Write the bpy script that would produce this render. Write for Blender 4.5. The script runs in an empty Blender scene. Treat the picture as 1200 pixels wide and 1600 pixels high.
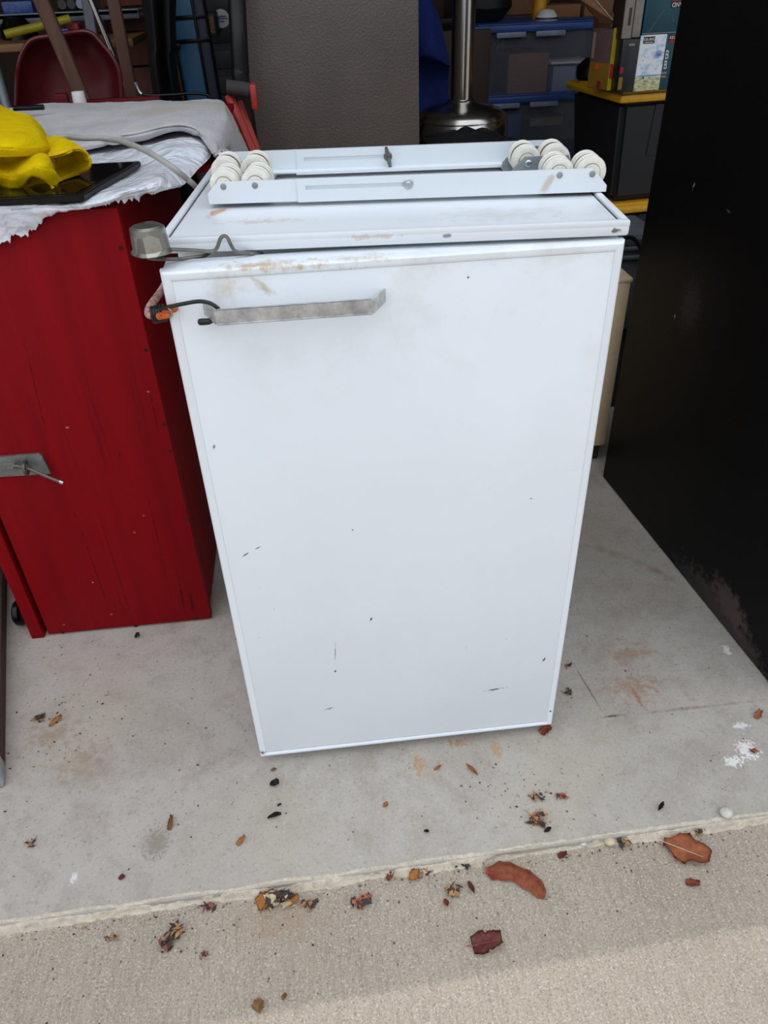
import bpy, bmesh, math, random
from mathutils import Vector, Matrix, noise
random.seed(7)
S = bpy.context.scene
COL = S.collection
PI = math.pi
# ------------------------------------------------------------------ camera
CP, CR, CU, CF, FPX = ((0.15037, -0.7701, 1.04771), (0.993618, -0.107928, -0.032795), (0.089923, 0.582351, 0.807949), (0.068102, 0.805741, -0.58834), 1179.71)
cd = bpy.data.cameras.new('camera'); cam = bpy.data.objects.new('camera', cd); COL.objects.link(cam)
r, u, f = Vector(CR), Vector(CU), Vector(CF)
cam.matrix_world = Matrix(((r.x, u.x, -f.x, CP[0]), (r.y, u.y, -f.y, CP[1]), (r.z, u.z, -f.z, CP[2]), (0, 0, 0, 1)))
cd.sensor_fit = 'VERTICAL'; cd.sensor_height = 36.0; cd.lens = 36.0 * FPX / 1600.0
cd.clip_start = 0.02; cd.clip_end = 200
S.camera = cam
# ------------------------------------------------------------------ sky, sun, exposure
SKY = 2.2                                             # zenith luminance of the overcast sky
w = bpy.data.worlds.new('overcast_sky'); S.world = w; w.use_nodes = True
bg = w.node_tree.nodes['Background']
wt = w.node_tree; tc = wt.nodes.new('ShaderNodeTexCoord'); sx0 = wt.nodes.new('ShaderNodeSeparateXYZ'); wt.links.new(tc.outputs['Generated'], sx0.inputs[0])
mr = wt.nodes.new('ShaderNodeMapRange'); wt.links.new(sx0.outputs['Z'], mr.inputs[0])      # CIE overcast sky: (1 + 2 sin e) / 3
for i_, q_ in enumerate((0.0, 1.0, SKY / 3, SKY)): mr.inputs[i_ + 1].default_value = q_
wt.links.new(mr.outputs[0], bg.inputs['Strength'])
bg.inputs['Color'].default_value = (0.85, 0.91, 1.0, 1)
sd = bpy.data.lights.new('hazy_sun', 'SUN'); sun = bpy.data.objects.new('hazy_sun', sd); COL.objects.link(sun)
sd.energy = 1.05; sd.angle = math.radians(0.18); sd.color = (1.0, 0.95, 0.88)
SUND = Vector((-0.02, -0.32, -1.0)).normalized()         # high sun behind the garage, coming over the roof edge
sun.rotation_euler = SUND.to_track_quat('-Z', 'Y').to_euler(); sun.location = (0, 3, 8)
S.view_settings.view_transform = 'Standard'; S.view_settings.look = 'None'
S.view_settings.gamma = 1; S.view_settings.use_curve_mapping = False
S.view_settings.exposure = -0.06

# ------------------------------------------------------------------ materials
def lin(c):
    return tuple(((v / 255) / 12.92 if v / 255 <= 0.04045 else ((v / 255 + 0.055) / 1.055) ** 2.4) for v in c)
def hexrgb(c): return lin(c) + (1,)
class NT:
    def __init__(s, name):
        s.m = bpy.data.materials.new(name); s.m.use_nodes = True; s.t = s.m.node_tree
        s.b = s.t.nodes['Principled BSDF']; s.co = s.n('ShaderNodeTexCoord').outputs['Object']
    def n(s, t, **kw):
        x = s.t.nodes.new(t)
        for k, v in kw.items(): setattr(x, k, v)
        return x
    def l(s, a, b): s.t.links.new(a, b)
    def noise(s, scale, detail=4, rough=0.6, vec=None, out='Fac', dist=0):
        x = s.n('ShaderNodeTexNoise'); x.inputs['Scale'].default_value = scale
        x.inputs['Detail'].default_value = detail; x.inputs['Roughness'].default_value = rough; x.inputs['Distortion'].default_value = dist
        s.l(vec or s.co, x.inputs['Vector']); return x.outputs[out]
    def vor(s, scale, vec=None, feature='F1', out='Distance'):
        x = s.n('ShaderNodeTexVoronoi', feature=feature); x.inputs['Scale'].default_value = scale
        s.l(vec or s.co, x.inputs['Vector']); return x.outputs[out]
    def map(s, v, a, b, c=0.0, d=1.0):
        x = s.n('ShaderNodeMapRange'); s.l(v, x.inputs[0])
        for i, q in enumerate((a, b, c, d)): x.inputs[i + 1].default_value = q
        return x.outputs[0]
    def math(s, op, a, b=0.0):
        x = s.n('ShaderNodeMath', operation=op)
        for i, q in enumerate((a, b)):
            if isinstance(q, (int, float)): x.inputs[i].default_value = q
            else: s.l(q, x.inputs[i])
        return x.outputs[0]
    def mapping(s, loc=(0, 0, 0), rot=(0, 0, 0), scale=(1, 1, 1), typ='POINT', vec=None):
        x = s.n('ShaderNodeMapping', vector_type=typ)
        x.inputs['Location'].default_value = loc; x.inputs['Rotation'].default_value = rot; x.inputs['Scale'].default_value = scale
        s.l(vec or s.co, x.inputs['Vector']); return x.outputs[0]
    def mix(s, fac, a, b, mode='MIX'):
        x = s.n('ShaderNodeMix', data_type='RGBA', blend_type=mode)
        for sock, q in ((x.inputs['Factor'], fac), (x.inputs['A'], a), (x.inputs['B'], b)):
            if isinstance(q, (int, float)): sock.default_value = q
            elif isinstance(q, tuple): sock.default_value = q
            else: s.l(q, sock)
        return x.outputs['Result']
    def mark(s, base, c, rad, col, rz=(0, 0, 0), soft=0.5, rough=0.5, nscale=60, amt=1.0):
        """a stain / chip / scratch of its own shape: ellipsoid round c with a ragged rim"""
        v = s.mapping(c, rz, rad, 'TEXTURE')
        ln = s.n('ShaderNodeVectorMath', operation='LENGTH'); s.l(v, ln.inputs[0])
        d = s.math('ADD', ln.outputs['Value'], s.map(s.noise(nscale, 5, 0.7), 0.3, 0.7, -rough, rough))
        return s.mix(s.map(d, 1.0, 1.0 - soft, 0.0, amt), base, hexrgb(col))
    def bump(s, h, strength=0.3, dist=0.002, prev=None):
        x = s.n('ShaderNodeBump'); x.inputs['Strength'].default_value = strength; x.inputs['Distance'].default_value = dist
        s.l(h, x.inputs['Height'])
        if prev: s.l(prev, x.inputs['Normal'])
        return x.outputs[0]
    def done(s, col, rough=0.5, metal=0.0, normal=None, spec=None):
        for k, q in (('Base Color', col), ('Roughness', rough), ('Metallic', metal)):
            if isinstance(q, (int, float)): s.b.inputs[k].default_value = q
            elif isinstance(q, tuple): s.b.inputs[k].default_value = q
            else: s.l(q, s.b.inputs[k])
        if normal: s.l(normal, s.b.inputs['Normal'])
        if spec is not None: s.b.inputs['Specular IOR Level'].default_value = spec
        return s.m
def simple(name, c, rough=0.5, metal=0.0, var=0.12, vs=25, bump=0.0, bs=200, c2=None, stretch=None, spec=None):
    t = NT(name)
    vec = t.mapping(scale=stretch) if stretch else None
    c2 = c2 or tuple(max(0, v * (1 - var)) for v in c)
    col = t.mix(t.map(t.noise(vs, 5, 0.65, vec), 0.35, 0.65), hexrgb(c), hexrgb(c2))
    nm = t.bump(t.noise(bs, 3, 0.6, vec), bump, 0.001) if bump else None
    return t.done(col, rough, metal, nm, spec)

M = {}
# slab: smooth trowelled concrete with stains, rust lines and paint spots
t = NT('slab_concrete')
c = t.mix(t.map(t.noise(1.6, 6, 0.6), 0.3, 0.7), hexrgb((186, 178, 168)), hexrgb((168, 161, 152)))
c = t.mix(t.map(t.noise(9, 8, 0.7, dist=0.6), 0.46, 0.7, 0, 0.6), c, hexrgb((146, 135, 122)))
c = t.mix(t.map(t.noise(24, 8, 0.8), 0.5, 0.66, 0, 0.45), c, hexrgb((142, 132, 122)))
c = t.mix(t.map(t.noise(3.1, 3, 0.5), 0.52, 0.7, 0, 0.45), c, hexrgb((182, 172, 154)))
c = t.mix(t.map(t.noise(160, 4, 0.75), 0.56, 0.68, 0, 0.6), c, hexrgb((120, 110, 99)))
c = t.mix(t.map(t.noise(210, 3, 0.75, t.mapping(loc=(3, 7, 1))), 0.58, 0.7, 0, 0.6), c, hexrgb((206, 200, 190)))
c = t.mix(t.map(t.noise(45, 6, 0.75), 0.62, 0.74, 0, 0.5), c, hexrgb((121, 107, 90)))
RUST = (128, 92, 66)
def seg_mark(t, c, p, q, wd, col, **k):
    p, q = Vector(p), Vector(q); d = q - p
    return t.mark(c, tuple((p + q) / 2), (d.length / 2, wd, 0.05), col, (0, 0, math.atan2(d.y, d.x)), **k)
c = seg_mark(t, c, (0.5626,0.1514,0.0000), (0.5801,0.0199,0.0000), 0.0022, (110, 80, 62), soft=0.6, nscale=120, amt=0.7)
c = seg_mark(t, c, (0.5732,0.0195,0.0000), (0.8838,0.0173,0.0000), 0.004, (134, 110, 92), soft=0.9, nscale=70, rough=0.7, amt=0.6)
c = seg_mark(t, c, (0.5711,0.0198,0.0000), (0.6092,0.0200,0.0000), 0.0035, (84, 62, 52), soft=0.7, nscale=200, amt=0.8)
c = seg_mark(t, c, (0.6462,0.0787,0.0000), (0.6522,0.0238,0.0000), 0.005, (150, 96, 66), soft=0.8, nscale=200, rough=0.8, amt=0.8)
c = seg_mark(t, c, (0.6872,0.4913,0.0000), (0.7732,0.4115,0.0000), 0.016, (134, 116, 100), soft=1.0, nscale=40, rough=0.6, amt=0.6)
c = seg_mark(t, c, (0.7704,0.4227,0.0000), (0.8477,0.3239,0.0000), 0.014, (134, 114, 98), soft=1.0, nscale=40, rough=0.6, amt=0.6)
c = t.mark(c, (0.6695,0.1557,0.0000), (0.05, 0.03, 0.05), (158, 120, 94), soft=1.0, nscale=50, rough=1.0, amt=0.6)
c = t.mark(c, (0.6501,0.0738,0.0000), (0.06, 0.035, 0.05), (158, 118, 92), soft=1.0, nscale=90, rough=1.1, amt=0.65)
c = t.mark(c, (-0.1532,-0.1161,0.0000), (0.022, 0.026, 0.05), (138, 128, 116), soft=0.5, nscale=160, rough=0.9, amt=0.8)
c = t.mark(c, (0.2530,-0.0325,0.0000), (0.014, 0.024, 0.05), (176, 132, 82), soft=0.9, nscale=150, rough=1.0, amt=0.75)
c = t.mark(c, (0.3826,-0.0214,0.0000), (0.010, 0.022, 0.05), (180, 134, 84), soft=0.9, nscale=150, rough=1.0, amt=0.75)
c = t.mark(c, (0.3223,0.0019,0.0000), (0.022, 0.010, 0.05), (160, 116, 76), soft=0.9, nscale=150, rough=1.0, amt=0.75)
c = t.mark(c, (-0.3564,0.1124,0.0000), (0.055, 0.035, 0.05), (142, 116, 84), soft=1.0, nscale=80, rough=1.1, amt=0.55)
c = t.mark(c, (-0.2943,0.0461,0.0000), (0.05, 0.05, 0.05), (150, 128, 98), soft=1.0, nscale=60, rough=1.0, amt=0.5)
c = t.mark(c, (0.7824,-0.0746,0.0000), (0.016, 0.018, 0.05), (226, 224, 220), soft=0.3, nscale=200, rough=1.1)
c = t.mark(c, (0.7490,-0.0921,0.0000), (0.015, 0.010, 0.05), (222, 220, 214), soft=0.3, nscale=160, rough=0.9)
c = t.mark(c, (0.7954,-0.0279,0.0000), (0.014, 0.007, 0.05), (214, 212, 208), soft=0.5, nscale=160, rough=0.9)
c = t.mark(c, (0.8521,0.1366,0.0000), (0.007, 0.014, 0.05), (220, 216, 206), soft=0.4, nscale=160, rough=0.8)
c = t.mark(c, (-0.2658,-0.1547,0.0000), (0.005, 0.007, 0.05), (214, 212, 206), soft=0.3, nscale=200, rough=0.8)
nm = t.bump(t.noise(220, 4, 0.7), 0.22, 0.0012); nm = t.bump(t.noise(28, 4, 0.6), 0.25, 0.003, nm)
M['slab'] = t.done(c, t.map(t.noise(6, 4), 0.3, 0.7, 0.62, 0.85), 0, nm, 0.3)
# apron: broomed, granular concrete
t = NT('broomed_concrete')
v = t.mapping(scale=(1, 0.12, 1), rot=(0, 0, 0.05))
c = t.mix(t.map(t.noise(2.2, 6, 0.6), 0.3, 0.7), hexrgb((182, 170, 154)), hexrgb((162, 150, 135)))
c = t.mix(t.map(t.noise(300, 2, 0.6, v), 0.45, 0.7, 0, 0.5), c, hexrgb((140, 128, 114)))
c = t.mix(t.map(t.noise(330, 3, 0.75), 0.52, 0.64, 0, 0.7), c, hexrgb((112, 102, 90)))
c = t.mix(t.map(t.noise(350, 3, 0.75, t.mapping(loc=(5, 3, 1))), 0.55, 0.66, 0, 0.6), c, hexrgb((222, 214, 200)))
c = t.mix(t.map(t.noise(14, 6, 0.7, dist=0.4), 0.56, 0.74, 0, 0.4), c, hexrgb((160, 142, 120)))
c = t.mark(c, (0.0307,-0.2471,-0.0120), (0.09, 0.035, 0.05), (160, 138, 112), soft=1.0, nscale=60, rough=0.8, amt=0.55)
nm = t.bump(t.noise(380, 4, 0.75), 0.5, 0.0022); nm = t.bump(t.noise(260, 2, 0.6, v), 0.35, 0.002, nm)
M['apron'] = t.done(c, 0.88, 0, nm, 0.2)
t = NT('rough_lip_concrete')
c = t.mix(t.map(t.noise(70, 6, 0.7), 0.35, 0.65), hexrgb((226, 214, 194)), hexrgb((196, 184, 164)))
c = t.mix(t.map(t.noise(230, 4, 0.75), 0.58, 0.70, 0, 0.8), c, hexrgb((108, 96, 84)))
M['lip'] = t.done(c, 0.9, 0, t.bump(t.noise(240, 5, 0.75), 0.8, 0.004), 0.2)
# white enamel
def enamel(name, marks=(), grime=None, base=(232, 238, 243), rough=0.32):
    t = NT(name)
    c = t.mix(t.map(t.noise(5, 4), 0.35, 0.65), hexrgb(base), hexrgb(tuple(v - 4 for v in base)))
    c = t.mix(t.map(t.noise(75, 4, 0.75), 0.71, 0.75, 0, 0.8), c, hexrgb((128, 116, 104)))
    if grime: c = grime(t, c)
    for mk in marks: c = t.mark(c, *mk[:3], **(mk[3] if len(mk) > 3 else {}))
    return t.done(c, rough, 0, t.bump(t.noise(500, 2), 0.03, 0.0005))
M['white'] = enamel('white_enamel')
M['rail'] = enamel('white_painted_steel', [((0.02, -0.001, 0.004), (0.012, 0.01, 0.006), (176, 120, 60), dict(amt=0.55)),
    ((0.425, -0.001, 0.012), (0.006, 0.02, 0.014), (190, 165, 130), dict(rz=(0, 0.5, 0), amt=0.6))], base=(226, 232, 236), rough=0.4)
M['white_side'] = simple('white_enamel_side', (222, 226, 228), 0.4, vs=8, var=0.05)
M['gasket'] = simple('grey_rubber_gasket', (150, 150, 148), 0.7)
M['chrome'] = simple('worn_chrome', (206, 208, 208), 0.36, 0.65, 0.22, 60, 0.15, 120)
M['zinc'] = simple('zinc_bolt', (190, 196, 196), 0.25, 0.95, 0.1)
M['dark_steel'] = simple('dark_wing_nut', (112, 110, 106), 0.45, 0.8)
M['rivet'] = simple('dull_rivet', (160, 160, 156), 0.5, 0.5)
M['bracket'] = simple('galvanised_bracket', (176, 184, 188), 0.4, 0.6, 0.1)
M['wheel'] = simple('ivory_plastic', (240, 237, 224), 0.42, var=0.09, vs=60)
M['wheel_groove'] = simple('dark_groove', (128, 114, 92), 0.7)  # darker brown tone for the grooves and gaps between wheel discs
t = NT('galvanised_tin')
c = t.mix(t.map(t.vor(60, out='Color', feature='F1'), 0.2, 0.8), hexrgb((164, 164, 156)), hexrgb((118, 118, 110)))
c = t.mix(t.map(t.noise(40, 6, 0.7), 0.6, 0.7, 0, 0.6), c, hexrgb((150, 110, 76)))
M['tin'] = t.done(c, 0.38, 0.85, t.bump(t.noise(60, 3), 0.2, 0.002))
M['wire'] = simple('grey_steel_wire', (128, 126, 116), 0.42, 0.7, 0.2, 80)
# red painted plywood
t = NT('red_painted_plywood')
v = t.mapping(scale=(1, 1, 0.05))
c = t.mix(t.map(t.noise(30, 5, 0.6, v), 0.35, 0.7), hexrgb((132, 3, 14)), hexrgb((120, 2, 11)))
c = t.mix(t.map(t.noise(55, 6, 0.7, v), 0.66, 0.72, 0, 0.75), c, hexrgb((84, 8, 14)))
c = t.mix(t.map(t.noise(95, 4, 0.75), 0.72, 0.755, 0, 0.85), c, hexrgb((196, 120, 110)))
nm = t.bump(t.noise(40, 6, 0.7, v), 0.35, 0.002)
M['red'] = t.done(c, 0.6, 0, nm, 0.12)
def red_front():
    t = NT('red_painted_front'); v = t.mapping(scale=(1, 1, 0.05))
    c = t.mix(t.map(t.noise(30, 5, 0.6, v), 0.35, 0.7), hexrgb((134, 3, 14)), hexrgb((118, 2, 11)))
    c = t.mix(t.map(t.noise(48, 6, 0.7, t.mapping(scale=(1, 1, 0.03), loc=(1, 0, 0))), 0.60, 0.66, 0, 0.55), c, hexrgb((88, 3, 9)))
    c = t.mix(t.map(t.noise(95, 4, 0.75), 0.70, 0.74, 0, 0.75), c, hexrgb((170, 90, 86)))
    c = t.mix(t.map(t.noise(80, 4, 0.75, t.mapping(loc=(4, 1, 2))), 0.68, 0.72, 0, 0.85), c, hexrgb((64, 2, 6)))
    for x0, z0, x1, z1, wd in [((-0.2995,0.3540,0.3284)[0]+0.424, (-0.2995,0.3540,0.3284)[2], (-0.2936,0.3540,-0.0030)[0]+0.424, (-0.2936,0.3540,-0.0030)[2], 0.0012), ((-0.2589,0.3540,0.2969)[0]+0.424, (-0.2589,0.3540,0.2969)[2], (-0.2583,0.3540,0.0044)[0]+0.424, (-0.2583,0.3540,0.0044)[2], 0.0012), ((-0.1520,0.3540,0.1163)[0]+0.424, (-0.1520,0.3540,0.1163)[2], (-0.1557,0.3540,0.0182)[0]+0.424, (-0.1557,0.3540,0.0182)[2], 0.0022), ((-0.1352,0.3540,0.0898)[0]+0.424, (-0.1352,0.3540,0.0898)[2], (-0.1395,0.3540,0.0108)[0]+0.424, (-0.1395,0.3540,0.0108)[2], 0.0026), ((-0.2859,0.3540,0.6177)[0]+0.424, (-0.2859,0.3540,0.6177)[2], (-0.3023,0.3540,0.4307)[0]+0.424, (-0.3023,0.3540,0.4307)[2], 0.001), ((-0.1671,0.3540,0.3542)[0]+0.424, (-0.1671,0.3540,0.3542)[2], (-0.1721,0.3540,0.0748)[0]+0.424, (-0.1721,0.3540,0.0748)[2], 0.0008), ((-0.1943,0.3540,0.4079)[0]+0.424, (-0.1943,0.3540,0.4079)[2], (-0.1964,0.3540,0.3855)[0]+0.424, (-0.1964,0.3540,0.3855)[2], 0.0016), ((-0.1211,0.3540,0.5191)[0]+0.424, (-0.1211,0.3540,0.5191)[2], (-0.1247,0.3540,0.4135)[0]+0.424, (-0.1247,0.3540,0.4135)[2], 0.001)]:
        d = Vector((x1 - x0, 0, z1 - z0))
        c = t.mark(c, ((x0 + x1) / 2, 0.0, (z0 + z1) / 2), (wd, 0.05, d.length / 2), (66, 4, 8), (0, math.atan2(d.x, d.z), 0), soft=0.6, rough=0.7, nscale=90, amt=0.85)
    for x0, z0 in [((-0.1840,0.3540,0.2663)[0]+0.424, (-0.1840,0.3540,0.2663)[2]), ((-0.1240,0.3540,0.5059)[0]+0.424, (-0.1240,0.3540,0.5059)[2]), ((-0.3884,0.3540,0.0260)[0]+0.424, (-0.3884,0.3540,0.0260)[2]), ((-0.2653,0.3540,0.4537)[0]+0.424, (-0.2653,0.3540,0.4537)[2]), ((-0.2943,0.3540,0.0406)[0]+0.424, (-0.2943,0.3540,0.0406)[2]), ((-0.1814,0.3540,-0.0116)[0]+0.424, (-0.1814,0.3540,-0.0116)[2]), ((-0.2075,0.3540,0.2316)[0]+0.424, (-0.2075,0.3540,0.2316)[2]), ((-0.3082,0.3540,0.1249)[0]+0.424, (-0.3082,0.3540,0.1249)[2])]: c = t.mark(c, (x0, 0.0, z0), (0.0028, 0.05, 0.0014), (186, 120, 112), soft=0.5, nscale=200, rough=0.7)
    return t.done(c, 0.58, 0, t.bump(t.noise(40, 6, 0.7, v), 0.35, 0.002), 0.12)
M['red_front'] = red_front()
M['red_plain'] = simple('red_painted_metal', (92, 4, 14), 0.5, var=0.15, spec=0.2)
M['tub_red'] = simple('oxblood_painted_metal', (88, 14, 22), 0.34, var=0.2, vs=12)
M['hasp'] = simple('grey_plated_steel', (142, 144, 142), 0.45, 0.7, 0.2, 50)
M['nail'] = simple('rusty_nail_head', (70, 34, 26), 0.95, spec=0.05)
t = NT('grey_terry_towel')
c = t.mix(t.map(t.noise(10, 6, 0.6), 0.35, 0.68), hexrgb((236, 234, 234)), hexrgb((214, 210, 208)))
c = t.mix(t.map(t.noise(5, 3, 0.5), 0.55, 0.7, 0, 0.6), c, hexrgb((222, 212, 196)))
c = t.mix(t.map(t.noise(120, 3, 0.7), 0.71, 0.75, 0, 0.8), c, hexrgb((112, 98, 84)))
M['towel'] = t.done(c, 0.95, 0, t.bump(t.noise(260, 4, 0.8), 1.0, 0.006), 0.1)
t = NT('yellow_microfibre')
c = t.mix(t.map(t.noise(30, 4, 0.6), 0.35, 0.65), hexrgb((252, 222, 6)), hexrgb((240, 198, 0)))
rib = t.n('ShaderNodeTexWave', wave_type='BANDS', bands_direction='X'); rib.inputs['Scale'].default_value = 90; rib.inputs['Distortion'].default_value = 4; rib.inputs['Detail Scale'].default_value = 3
t.l(t.co, rib.inputs['Vector'])
nm = t.bump(t.noise(330, 4, 0.8), 0.9, 0.004); nm = t.bump(rib.outputs['Fac'], 0.3, 0.0012, nm)
M['yellow_cloth'] = t.done(c, 0.9, 0, nm, 0.1)
M['seam'] = simple('yellow_stitching', (244, 196, 10), 0.9, bump=0.5, bs=700)
t = NT('white_plastic_sheet')
c = t.mix(t.map(t.noise(12, 4), 0.35, 0.65), hexrgb((236, 238, 244)), hexrgb((214, 218, 228)))
M['plastic'] = t.done(c, 0.24, 0, t.bump(t.noise(15, 2, 0.45, dist=2.2), 0.55, 0.02, t.bump(t.noise(60, 3, 0.5, dist=1.2), 0.25, 0.005)))
t.b.inputs['Subsurface Weight'].default_value = 0.0
M['black_glass'] = simple('black_glass', (6, 6, 8), 0.06, var=0.1)
M['black_plastic'] = simple('black_plastic', (9, 9, 11), 0.3, spec=0.25)
M['cable'] = simple('grey_cable', (168, 166, 160), 0.55, var=0.06)
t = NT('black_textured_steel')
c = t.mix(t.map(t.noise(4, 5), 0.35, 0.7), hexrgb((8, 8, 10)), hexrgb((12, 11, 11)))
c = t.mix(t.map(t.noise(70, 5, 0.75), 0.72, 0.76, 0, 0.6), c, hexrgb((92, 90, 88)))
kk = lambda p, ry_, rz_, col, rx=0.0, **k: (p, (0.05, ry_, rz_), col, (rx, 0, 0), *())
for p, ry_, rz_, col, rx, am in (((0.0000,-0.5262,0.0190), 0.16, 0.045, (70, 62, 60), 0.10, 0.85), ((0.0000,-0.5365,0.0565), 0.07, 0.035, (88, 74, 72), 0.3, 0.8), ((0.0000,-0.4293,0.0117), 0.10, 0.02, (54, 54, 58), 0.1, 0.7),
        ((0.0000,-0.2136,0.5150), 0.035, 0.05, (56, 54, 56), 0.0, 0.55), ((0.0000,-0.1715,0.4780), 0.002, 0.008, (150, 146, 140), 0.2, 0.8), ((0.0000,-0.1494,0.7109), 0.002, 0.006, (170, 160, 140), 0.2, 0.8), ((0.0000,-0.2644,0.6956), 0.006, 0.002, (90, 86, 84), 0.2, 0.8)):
    c = t.mark(c, p, (0.05, ry_, rz_), col, (rx, 0, 0), soft=0.45, nscale=70 if ry_ > 0.05 else 220, rough=0.45 if ry_ > 0.05 else 0.9, amt=am)  # grey patches along the foot, chalky scuffs and scratches higher up
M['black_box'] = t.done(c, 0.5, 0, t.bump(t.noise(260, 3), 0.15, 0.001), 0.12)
t = NT('pebbled_taupe_steel')
c = t.mix(t.map(t.noise(3, 4), 0.35, 0.65), hexrgb((102, 92, 85)), hexrgb((88, 79, 73)))
M['taupe'] = t.done(c, 0.42, 0, t.bump(t.noise(170, 3, 0.6), 0.7, 0.003), 0.5)
M['steel'] = simple('brushed_stainless', (196, 192, 186), 0.22, 1.0, 0.08, 40, stretch=(1, 1, 0.1))
M['blue_quilt'] = simple('blue_quilted_blanket', (20, 46, 126), 0.9, var=0.25, vs=10, bump=0.6, bs=90)
M['blue_lid'] = simple('blue_tote_lid', (44, 84, 156), 0.45)
t = NT('clear_tote_plastic'); t.b.inputs['Transmission Weight'].default_value = 0.0
t.b.inputs['Alpha'].default_value = 0.30
M['clear'] = t.done(hexrgb((156, 162, 176)), 0.25)
M['latch'] = simple('pale_latch_plastic', (150, 160, 182), 0.4)
M['yellow_lid'] = simple('amber_tote_lid', (236, 172, 28), 0.42, var=0.08)
M['tote_black'] = simple('black_tote_plastic', (34, 35, 40), 0.5, bump=0.3, bs=150)
M['cardboard'] = simple('brown_cardboard', (150, 106, 72), 0.8, stretch=(1, 1, 6))
M['grey_board'] = simple('greyboard', (150, 138, 128), 0.85)
M['dark_card'] = simple('dark_printed_card', (24, 27, 40), 0.45, c2=(44, 44, 40), vs=40)
M['teal'] = simple('teal_printed_card', (10, 72, 86), 0.4, var=0.1)
M['yellow_card'] = simple('yellow_printed_card', (238, 212, 24), 0.45, var=0.06)
M['ochre_card'] = simple('ochre_printed_card', (150, 112, 30), 0.5)
M['mauve_card'] = simple('mauve_printed_card', (112, 84, 86), 0.5, vs=50)
M['orange_card'] = simple('orange_print', (222, 88, 52), 0.45)
M['red_card'] = simple('red_print', (170, 20, 34), 0.45)
M['ink'] = simple('black_ink', (14, 15, 20), 0.45)
M['paper_white'] = simple('white_print', (236, 236, 232), 0.5, var=0.04)
t = NT('watercolour_beach_print')
sx = t.n('ShaderNodeSeparateXYZ'); t.l(t.co, sx.inputs[0])
c = t.mix(t.map(t.noise(26, 5, 0.6, t.mapping(scale=(1, 1, 1.6))), 0.5, 0.72), hexrgb((236, 240, 244)), hexrgb((130, 174, 222)))
c = t.mark(c, (0.03, 0, 0.03), (0.03, 0.1, 0.018), (62, 116, 192), soft=0.9, nscale=40)
g = t.mix(t.map(t.noise(50, 5, 0.7, t.mapping(scale=(1, 1, 2.5))), 0.42, 0.6), hexrgb((226, 218, 180)), hexrgb((150, 160, 86)))
c = t.mix(t.map(sx.outputs['Z'], -0.048, -0.052), c, g)
c = t.mark(c, (0.0, 0, -0.046), (0.09, 0.1, 0.004), (112, 150, 190), soft=0.5, rough=0.2)
c = t.mark(c, (-0.022, 0, -0.052), (0.005, 0.1, 0.008), (40, 40, 48))
c = t.mark(c, (0.026, 0, -0.105), (0.022, 0.1, 0.006), (34, 32, 34))
c = t.mark(c, (-0.035, 0, 0.012), (0.003, 0.1, 0.003), (50, 60, 80))
c = t.mark(c, (-0.028, 0, 0.024), (0.003, 0.1, 0.002), (50, 60, 80))
M['beach'] = t.done(c, 0.4)
M['beige'] = simple('beige_painted_metal', (236, 208, 168), 0.5, var=0.06)
M['brown_dark'] = simple('dark_brown_wood', (66, 44, 36), 0.6, stretch=(1, 1, 0.2))
M['oak'] = simple('weathered_brown_wood', (98, 62, 46), 0.6, var=0.3, vs=40, stretch=(1, 1, 0.08))
M['orange_wood'] = simple('orange_brown_wood', (118, 52, 12), 0.5, var=0.3, vs=20, stretch=(1, 1, 0.2))
M['shelf_wood'] = simple('shelf_wood', (136, 92, 56), 0.6, var=0.25, vs=20, stretch=(0.15, 1, 1))
M['grey_metal'] = simple('grey_painted_metal', (112, 118, 124), 0.4, 0.3)
M['blue_case'] = simple('steel_blue_plastic', (36, 92, 132), 0.5, var=0.1)
M['navy'] = simple('navy_plastic', (14, 26, 50), 0.5)
M['grey_dark'] = simple('dark_grey_plastic', (48, 50, 52), 0.5)
M['black_cloth'] = simple('black_sheeting', (7, 7, 9), 0.6, bump=0.3, bs=60)
M['handtruck'] = simple('red_orange_steel', (184, 56, 40), 0.45)
M['grip'] = simple('charcoal_rubber', (60, 58, 58), 0.8)
M['yellow_tube'] = simple('yellow_plastic', (160, 146, 14), 0.4)
M['blue_pack'] = simple('blue_package', (30, 52, 120), 0.35, vs=60, c2=(60, 90, 150))
M['orange_pack'] = simple('orange_yellow_bottle', (230, 180, 40), 0.4, c2=(224, 96, 30), vs=14)
M['wall'] = simple('unpainted_garage_wall', (70, 56, 48), 0.9, vs=3)
M['ceil'] = simple('garage_ceiling', (150, 146, 140), 0.9, vs=3)
M['stucco'] = simple('house_stucco', (170, 160, 148), 0.95, vs=20)
M['bungee_old'] = simple('faded_red_braid', (200, 176, 170), 0.85, c2=(140, 60, 50), vs=240, var=0.3)
M['bungee_red'] = simple('red_yellow_braid', (150, 26, 28), 0.75, c2=(216, 120, 40), vs=150)
M['black_rubber'] = simple('black_vinyl', (12, 12, 13), 0.4)
LEAFC = {'rust': ((150, 64, 48), (186, 112, 74)), 'crimson': ((120, 48, 52), (148, 92, 78)), 'brown': ((204, 134, 88), (176, 104, 68)),
         'orange': ((216, 156, 80), (190, 124, 62)), 'dark': ((74, 52, 44), (50, 38, 34)), 'char': ((44, 42, 40), (62, 58, 52)), 'tan': ((176, 132, 86), (140, 102, 66)),
         'pale': ((206, 190, 158), (176, 156, 122)), 'white': ((208, 204, 194), (176, 170, 160))}
for k, (a, b) in LEAFC.items(): M['leaf_' + k] = simple('leaf_' + k, a, 0.75, c2=b, vs=90, bump=0.4, bs=300)

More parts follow.
